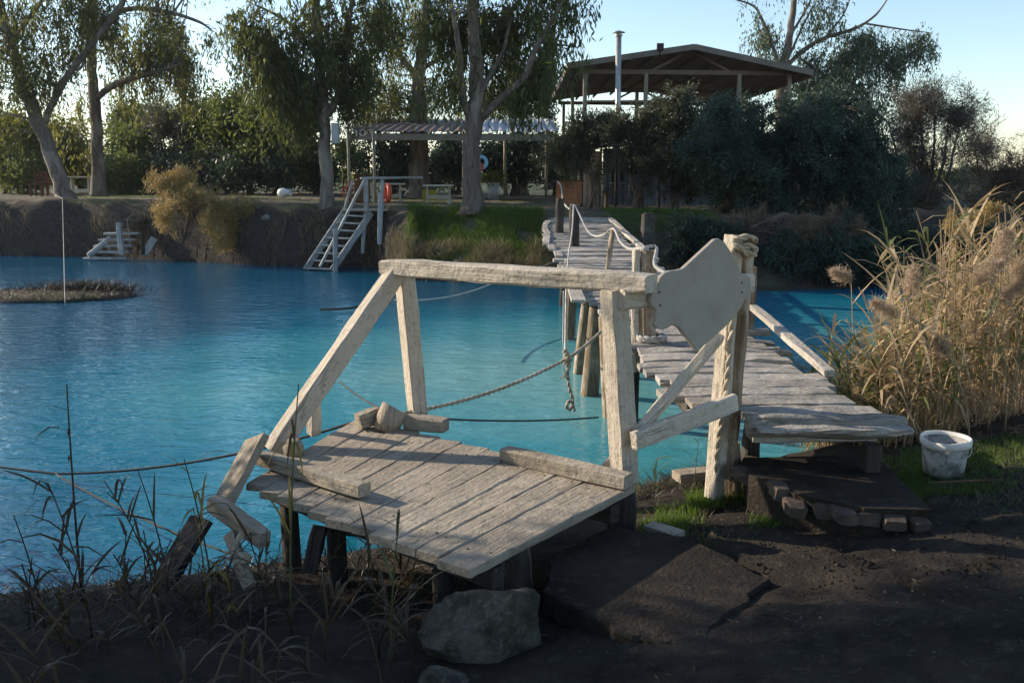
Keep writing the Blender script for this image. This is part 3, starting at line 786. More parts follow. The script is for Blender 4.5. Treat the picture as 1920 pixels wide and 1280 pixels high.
def slab(name, label, px, ztop, th, mat, cat):
    pl = [atz(x, y, ztop) for x, y in px]
    # roughen the outline
    out = []
    for k in range(len(pl)):
        a, b_ = pl[k], pl[(k + 1) % len(pl)]; n = max(2, int((b_ - a).length / .06))
        for q in range(n):
            p = a.lerp(b_, q / n); out.append(p + Vector((RN.uniform(-.016, .016), RN.uniform(-.016, .016), 0)))
    m = MB(); a = m.ring([p + Vector((0, 0, -th)) for p in out]); b2 = m.ring([p + Vector((0, 0, -.012)) for p in out])
    cen = sum(out, Vector()) / len(out)
    c3 = m.ring([p.lerp(cen, .02) for p in out]); m.join(a, b2); m.join(b2, c3); m.f.append(tuple(c3))
    o = m.build(name, mat); return tag(o, label, cat)
slab('concrete_slab', 'broad flat dark slab on the ground right of the boulder', [(1030, 1045), (1140, 985), (1290, 1005), (1442, 1085), (1300, 1215), (1180, 1190), (1020, 1110)], .556, .10, 'ground', 'slab')
stp_ = thing('landing_step', 'mud covered step edged with old bricks below the near end of the bridge', 'step', tuple(atz(1560, 900, .5)))
pl = [atz(x, y, .70) for x, y in [(1395, 858), (1640, 852), (1745, 955), (1620, 952), (1490, 925), (1405, 890)]]
m = MB(); m.prism([p + Vector((0, 0, -.2)) for p in pl], (0, 0, .2)); m.build('mud_fill', 'ground', stp_)
bk = [(1412, 900, .5), (1452, 922, .2), (1492, 938, .1), (1535, 950, 0), (1580, 956, 0), (1628, 962, -.05), (1675, 966, 0), (1720, 968, .1), (1420, 872, 1.2)]
for (x, y, rz) in bk:
    p = atz(x + RN.uniform(-9, 9), y + RN.uniform(-7, 5), .665) + Vector((0, 0, RN.uniform(-.03, .012))); a = rz + RN.uniform(-.35, .35); dv = Vector((math.sin(a), -math.cos(a), RN.uniform(-.25, .1))) * RN.uniform(.06, .09)
    m = MB(); m.beam(p - dv + Vector((0, .04, 0)), p + dv, RN.uniform(.07, .115), RN.uniform(.06, .08), seg=4, jit=.007, ch=.16); m.build('brick', 'brick', stp_)
board('wood_offcut', 'short block of wood lying on the dry litter beside the gate post', atz(1268, 893, .42), atz(1330, 886, .42), .12, .06, (0, 0, 1), 'clay', 'block')
board('half_buried_board', 'flat grey board half buried at the edge of the grass in front of the platform', atz(1215, 985, .5), atz(1275, 1003, .5), .09, .03, (0, 0, 1), 'clay', 'board')

# bucket
bp = atz(1768, 888, .0); bp = atz(1768, 888, gz(2.4, 4.75) + .0)
bk_ = thing('bucket', 'mud stained white plastic bucket on the grass beside the bridge end', 'bucket', tuple(bp))
m = MB(); m.lathe(bp, [(.001, .0), (.100, .0), (.108, .012), (.130, .205), (.124, .205), (.102, .02), (.001, .018)], 36); m.build('body', 'bucket', bk_, True)
m = MB(); m.lathe(bp, [(.127, .180), (.137, .182), (.139, .198), (.139, .222), (.134, .226), (.126, .222), (.123, .19)], 36, closed=False)
for k, v in enumerate(m.v):
    a = math.atan2(v[1] - bp.y, v[0] - bp.x)
    m.v[k] = (v[0], v[1], v[2] - .012 * max(0, math.cos(a + 2.4)) ** 3)
m.build('rim', 'bucketin', bk_, True)
m = MB(); m.lathe(bp, [(.001, .10), (.06, .105), (.112, .12)], 30); m.build('clay_fill', 'bucketin', bk_, True)
m = MB(); m.tube([bp + Vector((.138 * math.cos(a), .138 * math.sin(a) * .98, .20 - .07 * math.sin((a + 2.6) / 2.6 * 3.14159))) for a in np.linspace(-2.6, 0, 16)], .003, 5); m.build('handle', 'metal', bk_, True)
board('loose_stick', 'thin brown stick on the mud in front of the bucket', atz(1740, 905, .69), atz(1880, 898, .69), .007, .007, (0, 0, 1), 'brownwood', 'stick')

# loose clods on the mud
NR = np.random.default_rng(31); cl = MB()
for k in range(420):
    x_ = RN.uniform(1290, 1930); y_ = RN.uniform(985, 1110)
    if noise.noise(Vector((x_ / 90, y_ / 40, 0))) < -.05: continue
    p = atz(x_, y_, .58); r = RN.uniform(.003, .013); z = gz(p.x, p.y) + .012
    a = cl.ring([(p.x + r * math.cos(q) * RN.uniform(.7, 1.3), p.y + r * math.sin(q) * RN.uniform(.7, 1.3), z) for q in np.linspace(0, 6.283, 6, endpoint=False)])
    c = cl.ring([(p.x + r * .5 * math.cos(q) * RN.uniform(.6, 1.4), p.y + r * .5 * math.sin(q) * RN.uniform(.6, 1.4), z + r * RN.uniform(.5, 1.0)) for q in np.linspace(0, 6.283, 6, endpoint=False)])
    cl.join(a, c); cl.f.append(tuple(c))
tag(cl.build('mud_clods', 'ground'), 'small clods of dried mud strewn over the dark path', 'clods', kind='stuff')
#PART3
# ------------------------------------------------------------------ trees
def smoothpoly(pts, rad, n=5):
    P = spline(pts, n)
    R_ = [float(np.interp(k / n, range(len(rad)), rad)) for k in range(len(P))]
    return P, R_
DENS = {'eucbark': 1.9, 'darkbark': 1.6, 'twigbark': 1.5}
HOLE = {'eucbark': .03, 'darkbark': -.10, 'twigbark': -.10}
def tree(name, label, base, limbs, blobs, leaf='euc', bark='eucbark', style='droop', L=.23, W=.044, per=70, group=None, dens=1.0, twig=.012, cat='tree', clump=.42, seed=1, conn=True, wob=.05, hole=None):
    """limbs: list of (points, radii); blobs: (centre, (rx, ry, rz), number of clumps)"""
    global NR
    NR = np.random.default_rng(seed * 7 + 3); rr = random.Random(seed)
    t = thing(name, label, cat, tuple(base), group)
    nodes = []
    for i, (pts, rad) in enumerate(limbs):
        P, R_ = smoothpoly(pts, rad, 6)
        for k in range(1, len(P) - 1): P[k] = P[k] + Vector((rr.uniform(-1, 1), rr.uniform(-1, 1), 0)) * R_[k] * wob * 3
        if i == 0:
            R_[0] *= 1.5; R_[1] *= 1.22; R_[2] *= 1.08
        m = MB(); m.tube(P, R_, 12 if R_[0] > .1 else 8, .22 if R_[0] > .1 else .1)
        m.build('trunk' if i == 0 else 'limb', bark, t, True)
        nodes += [(p, r) for p, r in zip(P, R_) if i > 0 or p.z > base[2] + 1.5]
    C = []
    for (c, rad, n) in blobs:
        n = max(1, int(n * dens * DENS[bark])); u = unit(NR.normal(size=(n, 3))) * (NR.uniform(0, 1, n) ** .5 * np.where(NR.uniform(0, 1, n) < .15, 1.28, 1.0))[:, None]
        C.append(np.array(c)[None] + u * np.array(rad)[None])
    C = np.concatenate(C)
    if len(C) > 60:
        fq = 1.1 if base[1] > 12 else 1.6
        keep = np.array([noise.noise(Vector(c) * fq + Vector((seed * 5.3, 0, 0))) + .35 * noise.noise(Vector(c) * fq * 2.3) > (HOLE[bark] if hole is None else hole) for c in C])
        C = C[keep]
    if conn and nodes:
        NP = np.array([p for p, r in nodes]); m = MB()
        for c in C:
            d = np.linalg.norm(NP - c, axis=1) + .6 * np.maximum(0, NP[:, 2] - c[2])
            k = int(np.argmin(d))
            if d[k] < .15: continue
            a = Vector(NP[k]); q = Vector(c); dist = (q - a).length
            mid = a.lerp(q, .5) + Vector((rr.uniform(-.15, .15), rr.uniform(-.15, .15), .12)) * dist
            r0 = min(nodes[k][1] * .6, twig * (.6 + .7 * dist))
            m.tube([a, a.lerp(mid, .5) + Vector((0, 0, .03)) * dist, mid, mid.lerp(q, .6) + Vector((rr.uniform(-.05, .05), rr.uniform(-.05, .05), .02)) * dist, q], [r0, r0 * .8, r0 * .6, r0 * .45, r0 * .25], 4, cap=False)
        if m.v: m.build('twig_cluster', bark, t, True)['kind'] = 'stuff'
    n = len(C); cnt = NR.integers(int(per * .5), int(per * 1.5), n); idx = np.repeat(np.arange(n), cnt); N = len(idx)
    cs = NR.uniform(.55, 1.35, n)[idx][:, None]
    if style == 'droop':
        sub = NR.integers(0, 5, N); ctr = NR.normal(size=(n, 5, 3)) * np.array([.62, .62, .42]) * clump
        dl = np.abs(NR.normal(size=N)) * clump * 1.15
        off = ctr[idx, sub] * cs + NR.normal(size=(N, 3)) * np.array([.17, .17, .12]) * clump * (.6 + dl[:, None])
        off[:, 2] -= dl
        D = unit(NR.normal(size=(N, 3)) * .45 + np.array([0, 0, -1.0]))
    elif style == 'feather':
        ax = unit(NR.normal(size=(n, 3)) + np.array([0, 0, .9]))[idx]
        off = ax * NR.uniform(-1, 1, N)[:, None] * clump * cs + NR.normal(size=(N, 3)) * clump * .18
        D = unit(ax + NR.normal(size=(N, 3)) * .55)
    else:
        off = NR.normal(size=(N, 3)) * .62 * clump * cs
        D = unit(NR.normal(size=(N, 3)) + np.array([0, 0, .15]))
    Q = leafquads(C[idx] + off, D, NR.uniform(.6, 1.25, N) * L, NR.uniform(.7, 1.3, N) * W)
    quadmesh('crown', Q, leaf, t)
    return t
def px(x, y, d): return aty(x, y, d)
def limb(d, pts, rad, dd=None):
    n = len(pts)
    return ([aty(x, y, d + (dd or 0) * k / max(1, n - 1)) for k, (x, y) in enumerate(pts)], rad)
def blob(d, x, y, rx, ry, n, dd=0, rdep=None):
    s = d / FPX; c = aty(x, y, d + dd)
    return (tuple(c), (rx * s, (rdep if rdep else (rx + ry) * .5 * s), ry * s), n)
def groundat(x, y, d):
    p = aty(x, y, d); return Vector((p.x, p.y, gz(p.x, p.y) - .12))
def onground(pts, d):      # first point of a limb dropped onto the ground
    p = pts[0][0]; pts[0][0] = Vector((p.x, p.y, gz(p.x, p.y) - .12)); return pts

d = 30.0
lm = onground(list(limb(d, [(125, 369), (98, 295), (66, 215), (38, 140), (12, 60), (-10, -40), (-30, -160)], [.27, .23, .205, .18, .15, .11, .06])), d)
tree('leaning_eucalyptus', 'leaning eucalyptus with forked dark trunk at the far left bank', lm[0][0], [tuple(lm),
     limb(d, [(84, 230), (95, 200), (122, 150), (165, 92), (212, 32), (255, -40), (300, -130)], [.09, .11, .11, .10, .09, .07, .03], -1),
     limb(d, [(38, 140), (25, 90), (50, 40), (90, -10)], [.12, .10, .08, .04]), limb(d, [(165, 92), (150, 130), (130, 125)], [.05, .035, .02]),
     limb(d, [(15, 60), (-60, 30), (-140, -20)], [.1, .08, .04])],
     [blob(d, 20, 60, 75, 80, 40), blob(d, 130, 25, 90, 55, 46), blob(d, 60, 140, 60, 55, 20), blob(d, -60, 60, 90, 120, 36), blob(d, 100, -90, 200, 90, 60), blob(d, 225, 15, 85, 45, 30), blob(d, 100, 95, 60, 60, 20), blob(d, -30, 200, 50, 70, 12), blob(d, 10, 250, 45, 50, 9)], seed=2, per=85)
d = 33.0
lm = onground(list(limb(d, [(186, 366), (181, 250), (174, 150), (170, 60), (176, -40), (180, -160)], [.235, .205, .175, .15, .12, .06])), d)
tree('eucalyptus', 'straight eucalyptus with sunlit overhanging foliage behind the leaning one', lm[0][0], [tuple(lm),
     limb(d, [(182, 185), (205, 165), (240, 150), (290, 136), (340, 120)], [.10, .12, .10, .07, .03], -1.5), limb(d, [(172, 60), (230, 20), (300, 20), (370, 40), (400, 60)], [.1, .09, .07, .05, .02], -1)],
     [blob(d, 285, 95, 70, 55, 40), blob(d, 330, 70, 45, 60, 26), blob(d, 345, 150, 24, 40, 10), blob(d, 255, 165, 50, 30, 12), blob(d, 390, 72, 26, 22, 9), blob(d, 310, 20, 60, 35, 22), blob(d, 220, 60, 60, 50, 20), blob(d, 220, -90, 180, 80, 40), blob(d, 120, 220, 55, 60, 14)], 'euclit', seed=3, per=85)
d = 25.0
lm = onground(list(limb(d, [(613, 390), (611, 300), (606, 205), (598, 100), (592, 0), (588, -130), (585, -240)], [.195, .175, .155, .135, .115, .09, .05])), d)
tree('eucalyptus', 'tall slim eucalyptus with a white box on its trunk left of the ladder', lm[0][0], [tuple(lm),
     limb(d, [(612, 222), (628, 190), (645, 150), (650, 80), (662, 0), (690, -90)], [.08, .09, .085, .075, .06, .03]),
     limb(d, [(600, 120), (560, 60), (520, 30), (480, 10)], [.07, .055, .04, .02]), limb(d, [(605, 200), (575, 165), (545, 150)], [.05, .035, .02])],
     [blob(d, 555, 45, 80, 60, 55), blob(d, 505, 95, 48, 60, 36), blob(d, 485, 30, 36, 50, 22), blob(d, 645, 70, 55, 90, 44), blob(d, 560, 150, 60, 40, 30), blob(d, 545, 205, 30, 30, 10), blob(d, 600, -100, 150, 80, 60), blob(d, 690, 20, 60, 60, 34), blob(d, 660, 150, 35, 40, 12)], seed=4, per=80)
d = 22.9
lm = onground(list(limb(d, [(887, 393), (884, 310), (888, 240), (893, 160), (891, 80), (886, 0), (880, -130), (878, -240)], [.255, .225, .215, .185, .155, .13, .09, .05])), d)
tree('large_eucalyptus', 'thick pale eucalyptus trunk with spreading limbs in the middle of the far bank', lm[0][0], [tuple(lm),
     limb(d, [(884, 236), (873, 200), (865, 150), (861, 95), (852, 40), (838, -40)], [.08, .085, .075, .07, .055, .03], -.6),
     limb(d, [(898, 232), (915, 208), (948, 178), (985, 142), (1003, 95), (1040, 30), (1080, -40)], [.08, .10, .09, .08, .07, .05, .025], -.8),
     limb(d, [(893, 190), (920, 140), (945, 90), (960, 20)], [.07, .06, .05, .03], .6), limb(d, [(1003, 95), (1050, 85), (1085, 90)], [.03, .025, .012])],
     [blob(d, 945, 25, 90, 60, 56, 1.0), blob(d, 1040, 25, 48, 38, 34), blob(d, 1005, 130, 24, 45, 14, .5), blob(d, 850, 25, 70, 60, 40, 1.0), blob(d, 1072, 84, 18, 10, 6), blob(d, 1030, -90, 90, 80, 40), blob(d, 890, -100, 150, 70, 50), blob(d, 935, 110, 40, 40, 14, 1.5), blob(d, 985, 165, 20, 24, 6), blob(d, 820, 110, 45, 50, 18), blob(d, 1085, 10, 24, 35, 10)], seed=5, per=85)
d = 35.0
lm = onground(list(limb(d, [(787, 345), (786, 260), (784, 180), (790, 100), (800, 10), (805, -100)], [.42, .36, .27, .22, .16, .08])), d)
tree('background_eucalyptus', 'shaded eucalyptus trunk standing under the low shelter roof with pale foliage above', lm[0][0], [tuple(lm),
     limb(d, [(785, 150), (755, 110), (730, 60), (710, 0)], [.12, .1, .08, .04]), limb(d, [(790, 130), (825, 110), (850, 95)], [.1, .07, .03])],
     [blob(d, 720, 150, 75, 60, 40), blob(d, 770, 60, 90, 60, 44), blob(d, 790, 180, 60, 40, 26), blob(d, 690, 200, 45, 30, 14), blob(d, 835, 170, 45, 45, 20), blob(d, 690, 60, 60, 70, 26), blob(d, 780, -60, 110, 60, 30)], 'euclit', seed=6, per=85, L=.2, W=.04)
d = 40.0
lm = onground(list(limb(d, [(975, 345), (972, 250), (968, 150), (965, 60)], [.3, .25, .2, .08])), d)
tree('shelter_tree', 'dark leafy tree rising behind the shelter roof right of the thick trunk', lm[0][0], [tuple(lm)],
     [blob(d, 960, 170, 70, 50, 50), blob(d, 1000, 190, 30, 36, 20), blob(d, 950, 95, 60, 50, 30), blob(d, 900, 190, 50, 40, 20)], 'euc', seed=7, per=80, L=.2, W=.045)
d = 44.0
lm = onground(list(limb(d, [(1462, 330), (1464, 230), (1468, 140), (1480, 70), (1490, 0), (1500, -90)], [.3, .26, .22, .17, .12, .06])), d)
tree('white_limbed_eucalyptus', 'open eucalyptus with bare pale limbs rising behind the gabled pavilion', lm[0][0], [tuple(lm),
     limb(d, [(1468, 135), (1500, 100), (1545, 72), (1600, 55), (1640, 30), (1670, -10)], [.09, .11, .095, .075, .05, .02]),
     limb(d, [(1466, 140), (1450, 90), (1432, 45), (1410, 10), (1345, -8)], [.08, .09, .075, .05, .015]),
     limb(d, [(1480, 70), (1510, 20), (1540, -40)], [.07, .05, .03]), limb(d, [(1450, 90), (1430, 70), (1415, 30)], [.05, .04, .02]), limb(d, [(1545, 72), (1580, 30), (1600, -20)], [.05, .04, .02]), limb(d, [(1474, 120), (1500, 60), (1525, 10)], [.06, .05, .03]), limb(d, [(1500, 110), (1560, 150), (1620, 160), (1660, 150)], [.06, .055, .04, .02]),
     limb(d, [(1625, 45), (1690, 55), (1745, 62)], [.05, .035, .012])],
     [blob(d, 1435, 70, 32, 45, 18), blob(d, 1545, 95, 45, 36, 26), blob(d, 1610, 80, 55, 36, 44), blob(d, 1665, 90, 50, 34, 44), blob(d, 1700, 60, 36, 24, 18), blob(d, 1735, 78, 24, 22, 12), blob(d, 1590, 135, 75, 40, 44), blob(d, 1530, 20, 50, 30, 16), blob(d, 1650, 180, 60, 40, 26), blob(d, 1480, -60, 110, 50, 24), blob(d, 1510, 150, 50, 40, 26)], 'eucblue', seed=8, per=75, L=.24, W=.055, clump=.5)
d = 22.5
SIL = [(1300, 225), (1330, 195), (1390, 205), (1460, 208), (1540, 185), (1590, 195), (1630, 230), (1665, 280), (1675, 330), (1660, 400), (1630, 455), (1500, 425), (1400, 405), (1345, 370), (1305, 320), (1280, 250)]
def inside(x, y, P):
    c = False
    for k in range(len(P)):
        (x0, y0), (x1, y1) = P[k], P[k - 1]
        if (y0 > y) != (y1 > y) and x < (x1 - x0) * (y - y0) / (y1 - y0) + x0: c = not c
    return c
DARKB = []
rr_ = random.Random(4)
while len(DARKB) < 175:
    x_, y_ = rr_.uniform(1270, 1710), rr_.uniform(140, 460)
    if inside(x_, y_, SIL):
        r_ = rr_.uniform(10, 34); DARKB.append(blob(d, x_, y_, r_ * 1.2, r_, r_ * .34, rr_.uniform(-1.8, 1.8)))
lm = onground(list(limb(d, [(1352, 425), (1372, 370), (1420, 310), (1490, 250), (1540, 200)], [.13, .12, .11, .08, .04])), d)
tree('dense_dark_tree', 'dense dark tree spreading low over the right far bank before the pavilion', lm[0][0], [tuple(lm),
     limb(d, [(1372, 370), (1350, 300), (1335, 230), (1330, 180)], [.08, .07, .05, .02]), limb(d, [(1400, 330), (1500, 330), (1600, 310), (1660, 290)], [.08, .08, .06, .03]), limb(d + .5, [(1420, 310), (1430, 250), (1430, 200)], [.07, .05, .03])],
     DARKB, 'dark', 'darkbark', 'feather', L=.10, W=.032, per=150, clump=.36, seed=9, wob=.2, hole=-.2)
d = 25.0
for k, (label, sx, blobs_, lf) in enumerate([
        ('slender small tree with fine olive foliage left of the lean-to', 1112, [(1090, 265, 30, 38, 30), (1135, 245, 32, 24, 20), (1060, 290, 30, 40, 18), (1110, 300, 34, 30, 16)], 'tamgreen'),
        ('wispy multi-stemmed small tree in front of the lean-to wall', 1196, [(1180, 250, 46, 34, 34), (1225, 245, 40, 34, 30), (1200, 290, 44, 36, 16), (1250, 250, 40, 44, 26)], 'tamgreen'),
        ('bushy small tree below the pavilion roof beside the dense dark tree', 1262, [(1285, 235, 36, 34, 22), (1275, 195, 22, 24, 10), (1270, 290, 44, 50, 26), (1300, 330, 30, 40, 20), (1240, 330, 40, 40, 16)], 'tamgreen')]):
    g = groundat(sx, 392, d - k * .5); dd_ = d - k * .5
    lms = []
    for j in range(5):
        ex, ey = blobs_[j % len(blobs_)][0], blobs_[j % len(blobs_)][1]
        lms.append(([g + Vector((RN.uniform(-.2, .2), RN.uniform(-.2, .2), 0)), aty(sx + RN.uniform(-14, 14), 340, dd_), aty((sx + ex) / 2 + RN.uniform(-8, 8), (340 + ey) / 2, dd_), aty(ex, ey, dd_)], [.04, .032, .022, .01]))
    tree('small_tree', label, g, lms, [blob(dd_, *q) for q in blobs_], lf, 'twigbark', 'feather', L=.11, W=.03, per=150, clump=.36, seed=20 + k, dens=2.0, hole=-.2, twig=.008, wob=.1)
# tamarisks at the right
d = 27.0
for k, (label, sx, sy, blobs_, dd_, lf) in enumerate([
        ('bare greyish tamarisk at the right behind the reeds', 1740, 440, [(1740, 195, 50, 40, 40), (1800, 235, 50, 45, 40), (1720, 300, 55, 60, 40), (1770, 350, 70, 50, 44), (1700, 390, 50, 40, 24), (1690, 240, 30, 40, 16)], 26, 'tamgrey'),
        ('reddish brown twiggy tamarisk at the right edge of the picture', 1870, 450, [(1850, 290, 55, 45, 40), (1890, 340, 50, 50, 40), (1840, 380, 60, 50, 44), (1900, 410, 50, 40, 30), (1950, 330, 60, 70, 40), (1790, 430, 70, 36, 34)], 28, 'tam')]):
    g = groundat(sx, sy, dd_); lms = []
    for j in range(9):
        ex, ey = blobs_[j % len(blobs_)][0] + RN.uniform(-25, 25), blobs_[j % len(blobs_)][1] + RN.uniform(-15, 15)
        lms.append(([g + Vector((RN.uniform(-.4, .4), RN.uniform(-.3, .3), 0)), aty(sx + (ex - sx) * .3 + RN.uniform(-12, 12), sy - 70, dd_), aty(sx + (ex - sx) * .7, (sy + ey) / 2 - 20, dd_), aty(ex, ey, dd_)], [.07, .06, .04, .015]))
    tree('tamarisk_tree', label, g, lms, [blob(dd_, *q) for q in blobs_], lf, 'twigbark', 'feather', L=.17, W=.017, per=110, clump=.5, seed=30 + k, twig=.012, wob=.15, dens=1.9, hole=.0)
# bushes behind the left part of the far bank
hedge = [
    ('yellow green bush at the far left edge behind the chairs', 38, (20, 270, 60, 60), 60, 'bushyel', None),
    ('yellowish sunlit bush between the leaning and straight eucalyptus', 39, (115, 280, 55, 55), 56, 'bushyel', None),
    ('loose green bush right of the straight eucalyptus trunk', 38, (245, 290, 45, 50), 46, 'bush', (0, 0)),
    ('rounded olive tree behind the overhanging golden shrub', 39, (325, 262, 62, 72), 110, 'tamgreen', None),
    ('broad dark green shrub in the middle of the left hedge', 38, (430, 258, 66, 82), 140, 'bush', None),
    ('dense dark shrub reaching towards the slim eucalyptus', 37, (525, 265, 72, 74), 150, 'bush', None),
    ('tall thin leafed shrub behind the slim eucalyptus', 42, (545, 200, 50, 45), 46, 'bush', None),
    ('low dark shrub at the foot of the left hedge', 36, (470, 320, 70, 26), 50, 'dark', None),
    ('distant pale tree left of the olive tree', 50, (250, 235, 45, 40), 36, 'bush', None),
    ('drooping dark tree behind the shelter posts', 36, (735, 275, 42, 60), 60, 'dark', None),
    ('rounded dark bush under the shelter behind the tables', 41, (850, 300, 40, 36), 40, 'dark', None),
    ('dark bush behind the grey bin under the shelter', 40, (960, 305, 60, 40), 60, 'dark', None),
    ('leafy bush beyond the right end of the shelter', 39, (1050, 300, 34, 36), 40, 'dark', None),
    ('low bush behind the dark red chairs', 37, (50, 325, 50, 22), 34, 'bush', None),
    ('low bush between the two left trunks beyond the table', 41, (150, 320, 40, 26), 32, 'bush', None),
    ('low leafy bush at the right of the straight trunk', 36, (225, 330, 34, 22), 32, 'bush', None),
    ('low bush below the rounded olive tree', 37, (310, 325, 50, 26), 40, 'dark', None),
    ('low dark bush left of the lying urn', 37, (400, 328, 50, 24), 40, 'dark', None),
    ('low dark bush behind the slim eucalyptus foot', 38, (590, 322, 34, 26), 32, 'dark', None),
    ('low bush behind the trestle tables under the shelter', 43, (790, 322, 60, 18), 36, 'dark', None),
    ('green bush left of the terrace posts behind the ladder', 42, (650, 300, 30, 36), 22, 'bush', None)]
for k, (lab, dd_, (x, y, rx, ry), n, lf, _) in enumerate(hedge):
    g = groundat(x, 360, dd_); lms = []
    for j in range(4):
        a = RN.uniform(-.6, .6)
        lms.append(([g + Vector((RN.uniform(-.3, .3), RN.uniform(-.3, .3), 0)), aty(x + a * rx * .5, (345 + y) / 2, dd_), aty(x + a * rx, y - RN.uniform(0, .5) * ry, dd_)], [.07, .05, .02]))
    bl_ = [blob(dd_, x, y, rx * 1.0, ry * 1.0, n * 1.0)] + [blob(dd_, x + RN.uniform(-.8, .8) * rx, y + RN.uniform(-.75, .5) * ry, rx * .42, ry * .42, n * .2, RN.uniform(-1, 1)) for _q in range(6)]
    tree('background_bush' if n > 30 else 'bush', lab, g, lms, bl_, lf, 'darkbark', 'droop' if 'droop' in lab else ('feather' if lf == 'tamgreen' else 'iso'), L=.2, W=.075 if lf != 'tamgreen' else .03, per=85, clump=.42, seed=40 + k, cat='bush', group='bushes and trees behind the far bank')
# cypresses and far tree line
for k, (x, y, rx, ry, dd_, lab) in enumerate([(1025, 180, 16, 110, 62, 'dark narrow cypress beyond the right end of the shelter'), (350, 130, 20, 60, 55, 'dark pointed conifer rising behind the left hedge')]):
    g = groundat(x, 340, dd_); s = dd_ / FPX; top = aty(x, y - ry, dd_)
    bl_ = []
    for q in range(9):
        t = q / 8; zz = g.z + .6 + (top.z - g.z - .8) * t
        bl_.append(((g.x, g.y, zz), (rx * s * (1.1 - t), rx * s * (1.1 - t), (top.z - g.z) / 9), 9))
    tree('cypress_tree', lab, g, [([g, Vector((g.x, g.y, (g.z + top.z) / 2)), top], [.2, .12, .03])], bl_, 'conifer', 'darkbark', 'iso', L=.3, W=.1, per=80, clump=.35, seed=60 + k)
V = []
NR = np.random.default_rng(5)
n = 60000
ang = NR.uniform(-.75, .75, n); dist = NR.uniform(130, 170, n)
bx2 = np.sin(ang) * dist; by2 = np.cos(ang) * dist
hmax = 1.6 + 1.4 * np.array([noise.noise(Vector((a * 14, 3, 0))) for a in ang]) + .9 * np.array([noise.noise(Vector((a * 60, 8, 0))) for a in ang])
P = np.stack([bx2, by2, 1.5 + NR.uniform(0, 1, n) ** 1.0 * np.maximum(hmax, .8)], 1)
quadmesh('far_wood', leafquads(P, unit(NR.normal(size=(n, 3))), NR.uniform(.5, 1.3, n), NR.uniform(.3, .7, n)), 'bush')
tag(bpy.data.objects['far_wood'], 'low far-off band of trees along the horizon', 'wood', kind='stuff')
# golden tamarisk hanging over the left bank and brush on the right bank
d = 26.0
g = groundat(375, 385, d + .6)
lms = [([g + Vector((RN.uniform(-.2, .2), RN.uniform(-.2, .2), 0)), aty(370 + (ex - 370) * .5, min(ey, 390) + 5, d - .2), aty(ex, ey, d - .6)], [.04, .03, .01]) for ex, ey in ((320, 345), (345, 330), (400, 350), (300, 400), (345, 440), (400, 455), (440, 430), (470, 390), (425, 465), (330, 390))]
tree('golden_shrub', 'golden feathery shrub hanging over the left far bank', g, lms, [blob(d, 335, 350, 34, 24, 34, -.4), blob(d, 350, 395, 52, 26, 60, -.8), blob(d, 400, 425, 46, 30, 50, -1.0), blob(d, 345, 345, 14, 28, 12, -.3), blob(d, 455, 395, 34, 18, 26, -.6), blob(d, 300, 345, 20, 16, 12, -.4), blob(d, 385, 380, 50, 20, 30, -.8), blob(d, 420, 452, 26, 18, 18, -1.0), blob(d, 310, 410, 26, 20, 14, -.9)], 'tamgold', 'twigbark', 'feather', L=.14, W=.017, per=95, clump=.32, seed=70, cat='shrub', twig=.010, dens=.9, hole=-.1)
g = groundat(1480, 450, 20.6); d = 20.2
lms = [([g + Vector((RN.uniform(-1.2, 1.2), RN.uniform(-.1, .4), 0)), aty(1480 + (ex - 1480) * .6, ey - 10, d), aty(ex, ey, d - .4)], [.035, .025, .01]) for ex, ey in ((1430, 440), (1460, 470), (1500, 460), (1540, 440), (1580, 470), (1600, 430), (1420, 480), (1530, 490))]
tree('bank_brush', 'dry brown brush hanging from the right far bank below the dark tree', g, lms, [blob(d, 1430, 445, 36, 24, 26), blob(d, 1500, 440, 50, 26, 50, -.3), blob(d, 1570, 450, 50, 30, 44), blob(d, 1480, 480, 60, 26, 40, -.4), blob(d, 1590, 490, 50, 26, 34, .3), blob(d, 1400, 425, 30, 20, 14)], 'tam', 'twigbark', 'feather', L=.13, W=.014, per=100, clump=.3, seed=71, cat='shrub', twig=.008)
g = groundat(1640, 470, 21.5); d = 21.5
tree('bank_brush', 'dark overhanging undergrowth at the water under the dense tree', g, [([g, aty(1600, 440, d), aty(1560, 420, d - .5)], [.05, .04, .02])], [blob(d, 1640, 440, 70, 50, 70), blob(d, 1560, 480, 80, 36, 60, -.5), blob(d, 1480, 500, 60, 24, 30, -1), blob(d, 1690, 480, 60, 40, 50), blob(d, 1380, 470, 60, 34, 34), blob(d, 1310, 470, 50, 34, 30), blob(d, 1560, 520, 90, 20, 40, -1.4), blob(d, 1440, 510, 60, 22, 30, -1.4), blob(d, 1650, 510, 60, 30, 40, -.6), blob(d, 1760, 500, 70, 40, 40, 1)], 'dark', 'darkbark', 'feather', L=.12, W=.03, per=130, clump=.34, seed=72, cat='shrub')

